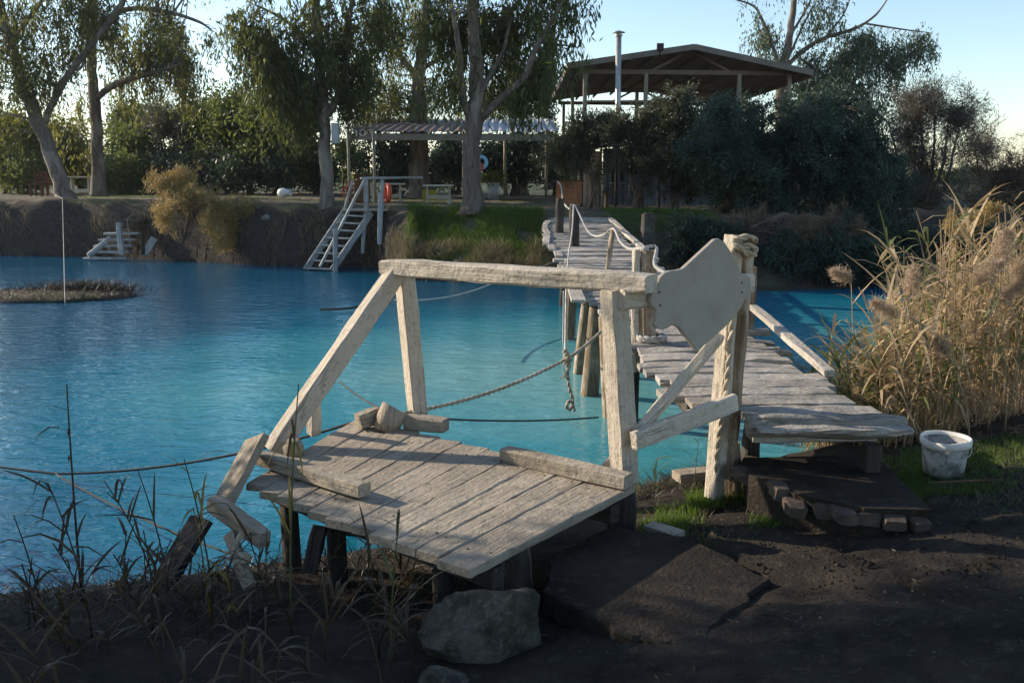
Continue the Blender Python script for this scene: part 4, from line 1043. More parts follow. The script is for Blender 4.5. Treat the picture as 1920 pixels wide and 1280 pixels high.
for k, (lab, x, y, dd_, bl_, lf) in enumerate([
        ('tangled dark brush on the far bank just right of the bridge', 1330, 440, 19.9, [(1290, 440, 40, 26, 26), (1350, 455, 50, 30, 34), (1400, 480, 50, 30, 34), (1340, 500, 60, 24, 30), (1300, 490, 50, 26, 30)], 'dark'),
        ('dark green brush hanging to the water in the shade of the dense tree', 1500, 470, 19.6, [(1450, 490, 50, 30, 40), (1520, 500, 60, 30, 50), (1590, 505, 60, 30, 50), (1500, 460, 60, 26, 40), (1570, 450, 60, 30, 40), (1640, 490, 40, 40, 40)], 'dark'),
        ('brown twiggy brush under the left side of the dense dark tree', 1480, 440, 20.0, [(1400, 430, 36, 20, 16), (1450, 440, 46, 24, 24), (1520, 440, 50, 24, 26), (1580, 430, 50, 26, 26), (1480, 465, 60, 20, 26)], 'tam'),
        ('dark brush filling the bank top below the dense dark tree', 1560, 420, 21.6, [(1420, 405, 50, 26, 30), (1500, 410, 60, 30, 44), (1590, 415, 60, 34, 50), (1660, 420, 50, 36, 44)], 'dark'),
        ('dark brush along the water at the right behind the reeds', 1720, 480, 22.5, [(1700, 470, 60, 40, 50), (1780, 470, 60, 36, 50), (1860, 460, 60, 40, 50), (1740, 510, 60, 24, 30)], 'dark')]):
    g = groundat(x, y, dd_ + .6)
    tree('bank_brush', lab, g, [([g + Vector((RN.uniform(-.5, .5), RN.uniform(-.2, .2), 0)), aty((x + q[0]) / 2, q[1] - 15, dd_), aty(q[0], q[1], dd_ - .2)], [.04, .03, .012]) for q in bl_], [blob(dd_, *q) for q in bl_], lf, 'twigbark', 'feather', L=.12, W=.014 if lf == 'tam' else .028, per=130, clump=.3, seed=110 + k, cat='shrub', twig=.008)
# unseen trees added out of view, crowns shaped to shade the foreground
def qpt(q, t, z): return (-.906 * t + .423 * q + .9, .423 * t + .906 * q - .42, z)
shade = [
    (-7.2, 5.0, 'unseen dense tree added left of the view to shade the foreground', [((-6.4, 4.5, 2.4), (1.2, 1.5, 1.0), 150), ((-6.5, 5.4, 4.5), (1.3, 1.7, .9), 260), ((-6.6, 4.4, 5.4), (1.5, 1.6, .8), 160), ((-6.2, 3.7, 3.4), (1.2, 1.3, 1.3), 170), ((-7.0, 6.35, 4.75), (1.1, .75, .75), 120), ((-7.4, 4.2, 3.2), (1.2, 1.2, 1.4), 110), ((-5.2, 4.7, 1.7), (1.0, 1.3, .9), 170)]),
    (1.5, -3.2, 'unseen broad tree added behind the camera to block sky light', [((1.0, -1.8, 5.6), (3.4, 2.0, .9), 330), ((-2.6, -1.2, 5.0), (2.0, 1.8, .9), 160), ((3.6, -.6, 5.4), (2.0, 1.6, .8), 140)])]
for k, (bx3, by3, lab, bl_) in enumerate(shade):
    g = Vector((bx3, by3, gz(bx3, by3) - .1)); c0 = Vector(bl_[1][0] if k == 0 else bl_[0][0])
    tree('added_shade_tree', lab, g, [([g, g.lerp(c0, .3) + Vector((.1, 0, .2)), g.lerp(c0, .7) + Vector((0, 0, .1)), c0], [.18, .15, .11, .05])] + [([g.lerp(c0, .4), g.lerp(c0, .4).lerp(Vector(q[0]), .5), Vector(q[0])], [.08, .06, .03]) for q in bl_[1:4]], bl_, 'bush', 'darkbark', 'iso', L=.11, W=.045, per=110, clump=.32, seed=80 + k, hole=-.3)
#PART4
# ------------------------------------------------------------------ grass and reeds
def scatter(n, fx): 
    out = []
    while len(out) < n:
        q = fx()
        if q is not None: out.append(q)
    return np.array(out)
def grass(name, label, P, h, wd, lean, mat, seg=3):
    n = len(P); H = NR.uniform(.5, 1.2, n) * h
    ln = NR.normal(size=(n, 3)) * np.array([1, 1, 0]) * (H * lean)[:, None]
    o = blademesh(name, blades(P, H, ln, np.full(n, wd) * NR.uniform(.7, 1.3, n), seg), mat, None, seg)
    return tag(o, label, 'grass', kind='stuff')
def tri_grass(pxpoly, z, n, clump=.5, nz=None):
    """random ground points whose picture lies in a pixel rectangle list"""
    pts = []
    while len(pts) < n:
        x0, x1, y0, y1 = pxpoly[RN.randrange(len(pxpoly))]
        p = atz(RN.uniform(x0, x1), RN.uniform(y0, y1), z)
        if noise.noise(Vector((p.x * 3, p.y * 3, 7))) < -clump + RN.uniform(-.2, .2): continue
        pts.append((p.x, p.y, gz(p.x, p.y) - .01))
    return np.array(pts)
NR = np.random.default_rng(77)
grass('near_grass', 'bright green grass tufts at the foot of the gate post', tri_grass([(1200, 1290, 945, 985), (1230, 1390, 915, 965), (1290, 1400, 890, 930)], .52, 3800, .15), .085, .005, .35, 'grass')
grass('bucket_grass', 'short green grass around and behind the bucket', tri_grass([(1650, 1920, 820, 905), (1690, 1990, 800, 860), (1640, 1730, 850, 930)], .68, 9000, .3), .055, .0045, .4, 'grass')
grass('step_grass', 'thin grass tufts growing between the bricks of the step', tri_grass([(1400, 1480, 950, 985), (1340, 1400, 930, 960)], .53, 420, 0.1), .06, .005, .35, 'grass')
P = np.concatenate([tri_grass([(1190, 1420, 900, 1000)], .52, 700, .5), tri_grass([(1620, 1960, 800, 930)], .68, 1300, .5)])
grass('mixed_dead_blades', 'dead blades mixed through the near grass', P, .06, .004, .8, 'deadgrass')
grass('sparse_grass', 'thin sparse grass fading out onto the mud', np.concatenate([tri_grass([(1180, 1420, 900, 1010)], .52, 500, .3), tri_grass([(1600, 1960, 840, 960)], .68, 700, .1)]), .045, .004, .6, 'grass')
# far bank grass slope
def slope(n, x0, x1, f0, f1, cl=.3):
    out = []
    while len(out) < n:
        x = RN.uniform(x0, x1); fy = float(np.interp(x, FARX, FARY)); y = fy + RN.uniform(f0, f1)
        if noise.noise(Vector((x * 1.5, y * 1.5, 3))) < -cl: continue
        out.append((x, y, gz(x, y) - .03))
    return np.array(out)
grass('bank_grass', 'lush green grass on the far bank left of the bridge', slope(17000, -2.6, .75, .45, 2.7, .3), .23, .012, .5, 'grass')
grass('lawn_patch', 'sunlit green grass patch on the far bank right of the bridge', slope(8000, 2.3, 4.6, 1.2, 4.2, .3), .13, .012, .5, 'grass')
grass('bank_dead_grass', 'dry reeds and dead grass along the waterline of the far bank', np.concatenate([slope(4200, -3.0, .9, -.05, 1.1, .0), slope(900, 2.2, 5, -.05, .6, .1), slope(1500, -8, -3.0, -.1, .4, .1), slope(800, -16, -8, -.1, .3, 0)]), .42, .014, .55, 'deadgrass')
grass('bank_top_grass', 'scattered low grass and litter on the far bank top', np.concatenate([slope(2500, -16, -5, 2.5, 9, -.05), slope(1500, -5, 3, 5, 11, -.05)]), .10, .015, .5, 'grass')
# leaf litter and dead stems under the platform and on the near shore
def nearshore(n, x0, x1, s0, s1):
    out = []
    for k in range(n):
        x = RN.uniform(x0, x1); y = float(np.interp(x, NEAX, NEAY)) - RN.uniform(s0, s1); out.append((x, y, gz(x, y) - .01))
    return np.array(out)
P = np.concatenate([nearshore(2600, -3.5, -.2, 0, 1.6), nearshore(1500, .4, 1.5, .1, 1.0)])
grass('shore_litter', 'matted dead stems on the near shore below the platform', P, .10, .006, 1.4, 'litter')
P = nearshore(900, .7, 1.45, .1, .8)
n = 900; P = []
for k in range(n):
    p = atz(RN.uniform(1000, 1930), RN.uniform(940, 1290), .58); P.append((p.x, p.y, gz(p.x, p.y) + .012))
P = np.array(P); D = unit(NR.normal(size=(n, 3)) * np.array([1, 1, .12]))
o = quadmesh('ground_litter', leafquads(P, D, NR.uniform(.01, .05, n), NR.uniform(.002, .009, n)), 'litter'); tag(o, 'fallen leaves and bits of stem strewn over the dark ground', 'litter', kind='stuff')
P = nearshore(900, .7, 1.45, .1, .8)
grass('dry_litter', 'pale dry reed litter beside the gate post', P, .07, .007, 1.6, 'deadgrass')

# reed maker: stalk + long arching leaves (+ plume)
def reedparts(base, H, lean, nleaf, leafL, rr, top=True, lw=.012):
    """returns stalk polyline and leaf blade arrays"""
    base = np.array(base); lean = np.array(lean)
    T = np.linspace(0, 1, 7)
    st = [Vector(base + np.array([0, 0, 1]) * H * t + lean * t ** 1.8) for t in T]
    LV = []
    for k in range(nleaf):
        t = rr.uniform(.2, .97); c = base + np.array([0, 0, 1]) * H * t + lean * t ** 1.8
        a = rr.uniform(0, 6.28); out = np.array([math.cos(a), math.sin(a), 0]); L = leafL * rr.uniform(.5, 1.2); up = rr.uniform(.3, 1.3); dr = rr.uniform(.15, 1.15)
        side = np.array([-math.sin(a), math.cos(a), 0]) * .8 + np.array([0, 0, .4]) * rr.uniform(-1, 1); rows = []
        for j in range(4):
            u = j / 4; p = c + out * L * u * (.8) + np.array([0, 0, 1]) * L * (up * u - dr * u * u); ww = lw * (1 - .2 * j) * rr.uniform(.9, 1.1) * (.6 if j == 0 else 1)
            rows += [p - side * ww, p + side * ww]
        rows.append(c + out * L * .8 + np.array([0, 0, 1]) * L * (up - dr)); LV.append(rows)
    return st, LV
def plumequads(top, d, L, n=1500):
    d = np.array(d) / np.linalg.norm(d); t = NR.uniform(0, 1, n)
    P = np.array(top)[None] + d[None] * (t * L)[:, None] + NR.normal(size=(n, 3)) * (L * .16 * np.sin(np.pi * np.clip(t * .9 + .08, 0, 1)))[:, None]
    D = unit(d[None] + NR.normal(size=(n, 3)) * .6 + np.array([.25, 0, -.3]))
    return leafquads(P, D, NR.uniform(.025, .06, n), NR.uniform(.002, .004, n))
def reed_plant(name, label, base, H, lean, nleaf, leafL, mats, plume=None, seed=0, r=.006, group=None, lw=.012, cat='reed'):
    rr = random.Random(seed)
    t = thing(name, label, cat, tuple(base), group)
    st, LV = reedparts(base, H, lean, nleaf, leafL, rr, lw=lw)
    m = MB(); m.tube(st, [r * (1 - .09 * k) for k in range(7)], 5); m.build('stalk', mats[0], t, True)
    for k, lf in enumerate(LV):
        m = MB(); ids = m.ring([tuple(q) for q in lf])
        for j in range(3): m.f.append((ids[2 * j], ids[2 * j + 1], ids[2 * j + 3], ids[2 * j + 2]))
        m.f.append((ids[6], ids[7], ids[8])); m.build('leaf', mats[1 + (k % (len(mats) - 1))], t)
    if plume:
        dd = (st[-1] - st[-2]).normalized() + Vector(plume[1]); quadmesh('plume', plumequads(st[-1] - (st[-1] - st[-2]) * .3, dd, plume[0]), 'plume', t)['kind'] = 'stuff'
    return t
# bed of reeds on the right
stk = MB(); LVs = []; LVg = []
rr = random.Random(5); NR = np.random.default_rng(123)
for k in range(780):
    x = rr.uniform(2.45, 6.5); sh = float(np.interp(x, NEAX, NEAY)); y = sh - rr.uniform(-.45, 1.55)
    if x < 3.0 and y < 5.8: continue
    px_ = 960 + FPX * x / y
    if px_ > 2150: continue
    full = min(1, max(.25, (px_ - 1570) / 170))
    H = rr.uniform(.75, 1.45) * (.35 + .65 * full) * (1.15 if px_ > 1750 else 1)
    st, LV = reedparts((x, y, max(gz(x, y), -.1) - .03), H, (rr.gauss(-.05, .16), rr.gauss(0, .12), 0), rr.randint(6, 11), .45, rr, lw=.017)
    stk.tube(st, [.0055 * (1 - .09 * q) for q in range(7)], 4, cap=False)
    (LVg if rr.random() < (.55 if px_ < 1680 else .22) else LVs).extend(LV)
o = stk.build('reed_bed', 'straw', None, True); tag(o, 'thick bed of dry straw coloured reed stalks at the right bank', 'reeds', kind='stuff')
o = blademesh('reed_leaf_mass', np.array(LVs), 'straw', None, 4); tag(o, 'dry straw coloured leaves filling the right reed bed', 'reeds', kind='stuff')
o = blademesh('green_reed_mass', np.array(LVg), 'reedgreen', None, 4); tag(o, 'greenish leaves among the right reed bed', 'reeds', kind='stuff')
P = []
for k in range(5200):
    x = rr.uniform(2.5, 6.3); sh = float(np.interp(x, NEAX, NEAY)); y = sh - rr.uniform(-.2, 1.6)
    if x < 3.0 and y < 5.9: continue
    P.append((x, y, gz(x, y) - .01))
grass('reed_undergrowth', 'tangled broken stems at the base of the right reeds', np.array(P), .30, .006, .8, 'straw')
pl = [(1595, 500, 7.0, 'drooping grey plume on the left edge of the reeds', (.15, (-.9, 0, -.6))), (1675, 570, 6.0, 'broad plume leaning left low in the reeds', (.19, (-.4, -.2, -.7))), (1772, 645, 5.8, 'small low plume in the middle of the reeds', (.12, (.2, 0, -.6))),
      (1880, 470, 6.0, 'tall fluffy plume near the right edge of the reeds', (.20, (.1, 0, .2))), (1828, 505, 5.9, 'plume drooping right of the middle of the reeds', (.20, (.2, 0, -.8))), (1872, 545, 5.9, 'plume just below the tall fluffy one', (.16, (.3, 0, -.9))),
      (1708, 530, 6.0, 'slim upright plume above the broad one', (.16, (0, 0, .2))), (1912, 520, 5.9, 'plume cut by the right edge of the picture', (.18, (.2, 0, -.4)))]
for k, (x, y, dd_, lab, pm) in enumerate(pl):
    tp = aty(x, y, dd_); bx4 = tp.x + RN.uniform(-.1, .25); H = tp.z - gz(bx4, dd_)
    reed_plant('plume_reed', 'reed with ' + lab, (bx4, dd_, gz(bx4, dd_) - .02), H, (tp.x - bx4, 0, 0), 6, .4, ('straw', 'straw', 'reedgreen'), pm, 200 + k, .006, 'plumed reeds in the right reed bed')
for k, (x, y, dd_, lab) in enumerate([(1662, 420, 6.6, 'tall green bladed reed spearing up left of the reed bed'), (1695, 455, 6.7, 'green bladed reed just right of the tallest one'), (1585, 650, 6.4, 'short green reed shoot beside the bridge rail'), (1640, 640, 6.1, 'bushy green reed at the near left corner of the reed bed'), (1610, 690, 6.2, 'low leafy green reed by the end of the bridge rail')]):
    tp = aty(x, y, dd_); bx4 = tp.x + .08 + (.12 if k == 0 else 0); H = max(.3, tp.z - gz(bx4, dd_))
    reed_plant('green_reed', lab, (bx4, dd_, gz(bx4, dd_) - .02), H, (tp.x - bx4, 0, 0), 9, .34, ('reedgreen', 'reedgreen', 'reedgreen'), None, 230 + k, .006, lw=.013)
# yellow tamarisk sapling in the reeds
tb = aty(1790, 700, 7.6); g = Vector((tb.x, tb.y, gz(tb.x, tb.y) - .05)); d = 7.6
lms = [([g, aty(1785 + (ex - 1785) * .4, 600, d), aty(ex, ey, d)], [.014, .01, .004]) for ex, ey in ((1740, 480), (1770, 440), (1805, 415), (1830, 400), (1850, 395), (1700, 470), (1720, 430), (1800, 500))]
tree('tamarisk_sapling', 'yellowish feathery sapling rising out of the right reeds', g, lms, [blob(d, 1735, 450, 30, 24, 12), blob(d, 1800, 420, 30, 26, 12), blob(d, 1835, 410, 24, 22, 9), blob(d, 1770, 470, 40, 26, 12), blob(d, 1800, 520, 40, 40, 10), blob(d, 1700, 440, 14, 20, 4), blob(d, 1855, 400, 16, 14, 4)], 'tamgold', 'twigbark', 'feather', L=.035, W=.006, per=90, clump=.07, seed=90, twig=.006, cat='sapling')

# reeds in the left foreground
fg = [(125, 720, 4.2, -8, 5, 'tall dead stalk standing alone in the left foreground', ('reeddark', 'reeddark'), .007),
      (25, 965, 3.7, 40, 8, 'dark drooping reed at the lower left edge', ('reeddark', 'reeddark'), .005), (90, 905, 3.6, 60, 9, 'dark feathery reed left of the tall dead stalk', ('reeddark', 'reeddark'), .005),
      (195, 900, 4.0, 90, 8, 'leaning brown reed right of the tall dead stalk', ('reeddark', 'reeddark'), .005), (258, 880, 4.1, 45, 7, 'slim brown reed with stiff blades', ('reeddark', 'reeddark'), .005),
      (345, 860, 4.0, 40, 7, 'slim reed crossing in front of the sunken board', ('reeddark', 'reedyel'), .005), (362, 950, 3.8, 20, 7, 'reed with orange and yellow blades by the sunken board', ('reedyel', 'reedyel', 'reeddark'), .005),
      (560, 720, 3.75, -35, 8, 'reed with yellow blades standing in front of the platform brace', ('reedgreen', 'reedyel', 'reeddark'), .006), (750, 960, 3.3, -25, 7, 'small reed growing before the platform planks', ('reedgreen', 'reeddark', 'reedgreen'), .005),
      (690, 1010, 3.35, 15, 6, 'low reed left of the one before the planks', ('reeddark', 'reeddark'), .004), (500, 990, 3.6, -10, 6, 'short brown reed below the platform corner', ('reeddark', 'reeddark'), .004),
      (640, 1080, 3.3, -40, 7, 'low dark reed in the black foreground left of the boulder', ('reeddark', 'reeddark'), .004), (300, 1010, 3.6, -30, 8, 'low bushy reed in the dark left foreground', ('reeddark', 'reeddark'), .005), (150, 1040, 3.4, -40, 8, 'low spreading reed near the lower left corner', ('reeddark', 'reeddark'), .005), (420, 1050, 3.6, 20, 8, 'yellow tinged reed tuft under the debris', ('reeddark', 'reedyel', 'reeddark'), .004)]
for k, (x, y, dd_, lx, nl, lab, mats, r) in enumerate(fg):
    tp = aty(x, y, dd_); bx4 = tp.x + lx * dd_ / FPX; zb = gz(bx4, dd_) - .02; H = max(.2, tp.z - zb)
    reed_plant('foreground_reed', lab, (bx4, dd_, zb), H, (tp.x - bx4, 0, 0), nl + 2, .30, mats, None, 300 + k, r, lw=.010, group='reeds in the left foreground')
LVs = []; stk = MB()
for k in range(75):
    x = RN.uniform(-2.6, -.25); y = RN.uniform(2.7, 4.3); z = gz(x, y) - .02
    if 960 + FPX * x / y > 820: continue
    st, LV = reedparts((x, y, z), RN.uniform(.1, .42), (RN.gauss(0, .1), RN.gauss(0, .08), 0), RN.randint(3, 6), .26, RN, lw=.011)
    stk.tube(st, [.003] * 7, 4, cap=False); LVs += LV
o = blademesh('foreground_undergrowth', np.array(LVs), 'reeddark', None, 4); tag(o, 'low tangle of dark leaves along the black foreground', 'undergrowth', kind='stuff')
tag(stk.build('foreground_stems', 'reeddark', None, True), 'thin dark stems in the black foreground', 'undergrowth', kind='stuff')
# a few green shoots at the water right of the platform
for k, (x, y, dd_, lab) in enumerate([(1228, 850, 5.6, 'thin green shoot at the water beside the platform post'), (1305, 820, 5.4, 'green shoots leaning on the gate post'), (1190, 880, 5.3, 'short grass shoot behind the platform post')]):
    tp = aty(x, y, dd_); zb = gz(tp.x, dd_) - .02
    reed_plant('water_shoot', lab, (tp.x, dd_, zb), max(.15, tp.z - zb), (.02, 0, 0), 7, .2, ('reedgreen', 'grass', 'reedgreen'), None, 400 + k, .003, lw=.005, group='green shoots at the near waterline')

# ------------------------------------------------------------------ islet, left bank steps, mooring rope
ic = atz(110, 556, 0)
isl = thing('reed_islet', 'low mat of dead reeds floating near the left bank', 'islet', (ic.x, ic.y, 0))
m = MB(); n = 44; rings = []
for q, (f, z) in enumerate([(1.0, -.06), (.97, .03), (.8, .07), (.45, .10), (.05, .11)]):
    rings.append(m.ring([(ic.x - .2 + 1.75 * f * math.cos(a) * (1 + .10 * noise.noise(Vector((math.cos(a) * 2, math.sin(a) * 2, 1)))), ic.y + .95 * f * math.sin(a) * (1 + .25 * noise.noise(Vector((math.cos(a) * 3, math.sin(a) * 3, 5)))), z + .02 * noise.noise(Vector((f * 9, a * 5, 2)))) for a in np.linspace(0, 2 * math.pi, n, endpoint=False)]))
for a, b_ in zip(rings, rings[1:]): m.join(a, b_)
m.f.append(tuple(rings[-1])); m.build('mat', 'ground', isl, True)
NR = np.random.default_rng(9)
a = NR.uniform(0, 6.28, 3200); f = np.sqrt(NR.uniform(0, 1, 3200))
P = np.stack([ic.x - .2 + 1.75 * f * np.cos(a), ic.y + .95 * f * np.sin(a), .04 + .05 * (1 - f)], 1)
P2 = np.stack([ic.x + .35 + .85 * NR.normal(size=1800) * .55, ic.y + .45 + .2 * NR.normal(size=1800), np.full(1800, .05)], 1)
for Pq, hq in ((P, .09), (P2, .26)):
    H = NR.uniform(.5, 1.2, len(Pq)) * hq
    o = blademesh('dead_grass', blades(Pq, H, NR.normal(size=(len(Pq), 3)) * np.array([1, 1, 0]) * (H * .9)[:, None], np.full(len(Pq), .012), 3), 'litter', isl, 3); o['kind'] = 'stuff'
tb = aty(103, 362, 29.6); tb.z = gz(tb.x, tb.y) + .12
rope('mooring_rope', 'long pale rope stretched from the leaning tree down to the reed islet', [tb, aty(117, 372, 27.6)] + sag(aty(117, 372, 27.6), atz(122, 573, .05), .0)[1:], .008, 'ropewhite')

sc = aty(235, 470, 27.3)
stt = thing('bank_steps', 'mud grey steps cut into the left far bank down to the water', 'steps', (sc.x, sc.y, 0))
for k in range(7):
    z = .05 + k * .17; yy = 26.0 + k * .11; xx = sc.x - .02 + k * .06
    m = MB(); m.beam((xx - .62 + k * .05, yy, z), (xx + .6, yy, z + .01), .20, .06, seg=4, jit=.008); m.build('step', 'darkwood' if k > 4 else 'greywood', stt)
m = MB(); m.tube([aty(166, 480, 25.9), aty(208, 446, 26.3)], .085, 9, .12); m.build('side_log', 'greywood', stt, True)
m = MB(); m.beam(aty(270, 476, 25.9), aty(290, 447, 26.2), .2, .06, (0, -1, 0), 3, .006); m.build('side_board', 'greywood', stt)
m = MB(); m.beam(aty(229, 478, 25.85), aty(222, 417, 25.9), .13, .12, (0, -1, 0), 3, .008); m.build('post', 'greywood', stt)
m = MB(); m.beam(aty(268, 478, 25.85), aty(267, 440, 25.9), .08, .08, (0, -1, 0), 3, .008); m.build('post', 'darkwood', stt)
rope('steps_rope', 'thin rope hanging beside the bank steps on the left', sag(aty(282, 375, 28.2), aty(238, 410, 26.6), .02, 6) + [aty(245, 465, 26.0)], .008, 'ropewhite')
for k, (x, y, s_, lab) in enumerate([(505, 410, .22, 'pale stone set in the far bank right of the golden shrub'), (548, 414, .14, 'small pale stone in the far bank left of the ladder'), (470, 498, .12, 'small stone at the waterline below the golden shrub')]):
    fy = float(np.interp((x - 960) / FPX * 26, FARX, FARY)); p = aty(x, y, fy + .35)
    rock('bank_stone', lab, (p.x, p.y, p.z), (s_, s_ * .7, s_ * .6), 20 + k, 'darkstone', 3, 6)

# ------------------------------------------------------------------ ladder with landing
L0, L1 = aty(573, 506, 23.1), aty(645, 398, 23.85)
R0, R1 = aty(622, 508, 22.9), aty(695, 401, 23.6)
lad = thing('bathing_ladder', 'blue grey wooden ladder stair from the far bank down into the water', 'ladder', tuple((L0 + R0) / 2))
up = Vector((-.6, -.5, .6))
for a, b_ in ((L0, L1), (R0, R1)):
    m = MB(); m.beam(a, b_ + (b_ - a) * .02, .05, .16, up, 5, .004); m.build('stringer', 'greywood', lad)
for k in range(8):
    t = (k + .25) / 7.6
    a, b_ = L0.lerp(L1, t), R0.lerp(R1, t)
    m = MB(); m.beam(a, b_, .17, .035, (0, 0, 1), 3, .004); m.build('tread', 'greywood', lad)
h1 = aty(661, 338, 24.0)
m = MB(); m.beam(L0.lerp(L1, .98), h1, .06, .05, up, 4, .003); m.build('handrail', 'greywood', lad)
ra, rb = aty(600, 500, 22.75), aty(683, 338, 23.55)
m = MB(); m.beam(ra, rb, .06, .06, up, 6, .003); m.build('handrail', 'greywood', lad)
for (x0, y0, x1, y1, dd_, w_) in ((629, 514, 629, 430, 22.75, .10), (687, 405, 686, 335, 23.6, .11), (680, 475, 685, 400, 23.5, .08), (712, 458, 714, 362, 23.2, .12), (716, 400, 717, 333, 24.0, .09)):
    m = MB(); m.beam(aty(x0, y0, dd_), aty(x1, y1, dd_), w_, w_, (0, -1, 0), 4, .005); m.build('post', 'greywood', lad)
m = MB(); m.beam(aty(676, 334, 23.6), aty(792, 333, 24.6), .06, .06, (0, 0, 1), 5, .004); m.build('landing_rail', 'greywood', lad)
for k in range(6):
    yy = 23.55 + k * .17; z = 1.50
    m = MB(); m.beam((aty(642, 395, yy).x, yy, z), (aty(752, 395, yy).x, yy, z), .16, .04, seg=3, jit=.005); m.build('landing_plank', 'plank', lad)
rc_ = aty(727, 362, 23.3)
lb = thing('lifebuoy', 'red ring lifebuoy hanging on the ladder landing post', 'lifebuoy', tuple(rc_))
ax = Vector((-.93, -.36, 0.05)).normalized()
m = MB(); m.torus(rc_, .19, .06, ax, 30, 10); m.build('ring', 'redpl', lb, True)
m = MB()
for k in range(4):
    a = .8 + k * 1.57; e1 = ax.orthogonal().normalized(); e2 = ax.cross(e1); q = rc_ + (e1 * math.cos(a) + e2 * math.sin(a)) * .19
    m.torus(q, .062, .008, (e1 * -math.sin(a) + e2 * math.cos(a)), 12, 5)
m.build('rope_lashing', 'redpl', lb, True)

# ------------------------------------------------------------------ things on the far bank
def trestle(name, label, x0, x1, ytop, ybot, d, group=None, cat='table', crate=False):
    a, b_ = aty(x0, ytop, d), aty(x1, ytop, d); zb = gz((a.x + b_.x) / 2, d); zt = a.z
    t = thing(name, label, cat, ((a.x + b_.x) / 2, d, zb), group)
    for k in range(3):
        m = MB(); m.beam((a.x, d - .22 + k * .22, zt), (b_.x, d - .22 + k * .22, zt), .20, .05, seg=2, jit=.003); m.build('top_plank', 'paintwood', t)
    for x in (a.x + .12, b_.x - .12):
        m = MB(); m.beam((x, d, zb + .05), (x, d, zt - .025), .16, .06, (1, 0, 0), 2, .003); m.build('leg', 'paintwood', t)
        m = MB(); m.beam((x, d - .28, zb + .03), (x, d + .28, zb + .03), .07, .07, seg=2, jit=.003); m.build('foot', 'paintwood', t)
    m = MB(); m.beam((a.x + .1, d, zb + .2), (b_.x - .1, d, zb + .2), .04, .12, seg=2, jit=.003); m.build('stretcher', 'paintwood', t)
    return t
trestle('trestle_table', 'pale trestle table behind the lifebuoy', 692, 757, 345, 380, 29.5, 'trestle tables on the far bank')
trestle('trestle_table', 'pale trestle table left of the thick eucalyptus trunk', 794, 850, 348, 383, 28.4, 'trestle tables on the far bank')
trestle('trestle_table', 'pale trestle table between the two left eucalyptus trunks', 128, 172, 332, 362, 33.8, 'trestle tables on the far bank')
c = aty(805, 362, 29.6); z = gz(c.x, c.y)
cr = thing('yellow_crate', 'yellow crate standing under the table left of the thick trunk', 'crate', (c.x, c.y, z))
for (dx, dy, sx, sy) in ((0, -.15, .42, .02), (0, .15, .42, .02), (-.21, 0, .02, .3), (.21, 0, .02, .3)):
    m = MB(); m.box((c.x + dx, c.y + dy, z + .22), (sx, sy, .34)); m.build('side', 'yellow', cr)
def chair(label, x, d, rz=0):
    c = aty(x, 350, d); z = gz(c.x, d); t = thing('garden_chair', label, 'chair', (c.x, d, z), 'chairs at the left far bank')
    for dx in (-.2, .2):
        for dy in (-.2, .2):
            m = MB(); m.box((c.x + dx, d + dy, z + (.45 if dy > 0 else .22)), (.045, .045, .9 if dy > 0 else .44)); m.build('leg', 'chair', t)
    m = MB(); m.box((c.x, d, z + .45), (.46, .46, .04)); m.build('seat', 'chair', t)
    for k in range(4):
        m = MB(); m.box((c.x, d + .2, z + .55 + k * .1), (.40, .02, .06)); m.build('back_slat', 'chair', t)
chair('dark red slatted chair left of the leaning trunk', 72, 33.5); chair('dark red slatted chair close behind the leaning trunk', 95, 34.5)
bx5 = aty(925, 376, 33.0); zb = gz(bx5.x, bx5.y)
bn = thing('grey_bin', 'grey plastic bin overflowing with plants right of the thick trunk', 'bin', (bx5.x, bx5.y, zb))
m = MB(); m.lathe((bx5.x, bx5.y, zb), [(.001, .01), (.19, .0), (.23, .60), (.215, .60), (.18, .03)], 22); m.build('body', 'plastic', bn, True)
m = MB(); m.torus((bx5.x, bx5.y, zb + .6), .232, .02, (0, 0, 1), 22, 6); m.build('rim', 'plastic', bn, True)
q = MB(); g = Vector((bx5.x, bx5.y, zb + .5))
NR = np.random.default_rng(14)
P = np.array(g)[None] + NR.normal(size=(500, 3)) * np.array([.22, .18, .12]) + np.array([0, 0, .22])
quadmesh('plants', leafquads(P, unit(NR.normal(size=(500, 3)) + np.array([0, 0, .6])), NR.uniform(.1, .2, 500), NR.uniform(.03, .06, 500)), 'bushyel', bn)['kind'] = 'stuff'
# swim rings behind trunk
rg = aty(902, 305, 24.6)
r1 = thing('swim_ring', 'light blue swim ring hanging behind the thick trunk', 'ring', tuple(rg)); m = MB(); m.torus(rg, .15, .05, (.3, -1, 0), 24, 8); m.build('tube', 'bluepl', r1, True)
rg2 = aty(897, 314, 24.4)
r2 = thing('swim_ring', 'red swim ring hanging before the light blue one', 'ring', tuple(rg2)); m = MB(); m.torus(rg2, .10, .045, (.3, -1, 0), 24, 8); m.build('tube', 'redpl', r2, True)
m = MB(); m.tube([rg + Vector((0, 0, .15)), rg + Vector((.03, .3, 1.9))], .008, 5); m.build('cord', 'ropewhite', r1, True)
m = MB(); m.tube([rg2 + Vector((0, 0, .10)), rg + Vector((0, 0, .13))], .006, 5); m.build('cord', 'ropewhite', r2, True)
# box on trunk
bxp = aty(629, 250, 24.25)
eb = thing('meter_box', 'white box fixed to the slim eucalyptus trunk', 'box', tuple(bxp)); m = MB(); m.box(bxp, (.19, .14, .52), ch=.03); m.build('case', 'plastic', eb)
m = MB(); m.box(bxp + Vector((0, -.075, 0)), (.16, .012, .48), ch=.2); m.build('door', 'plastic', eb)
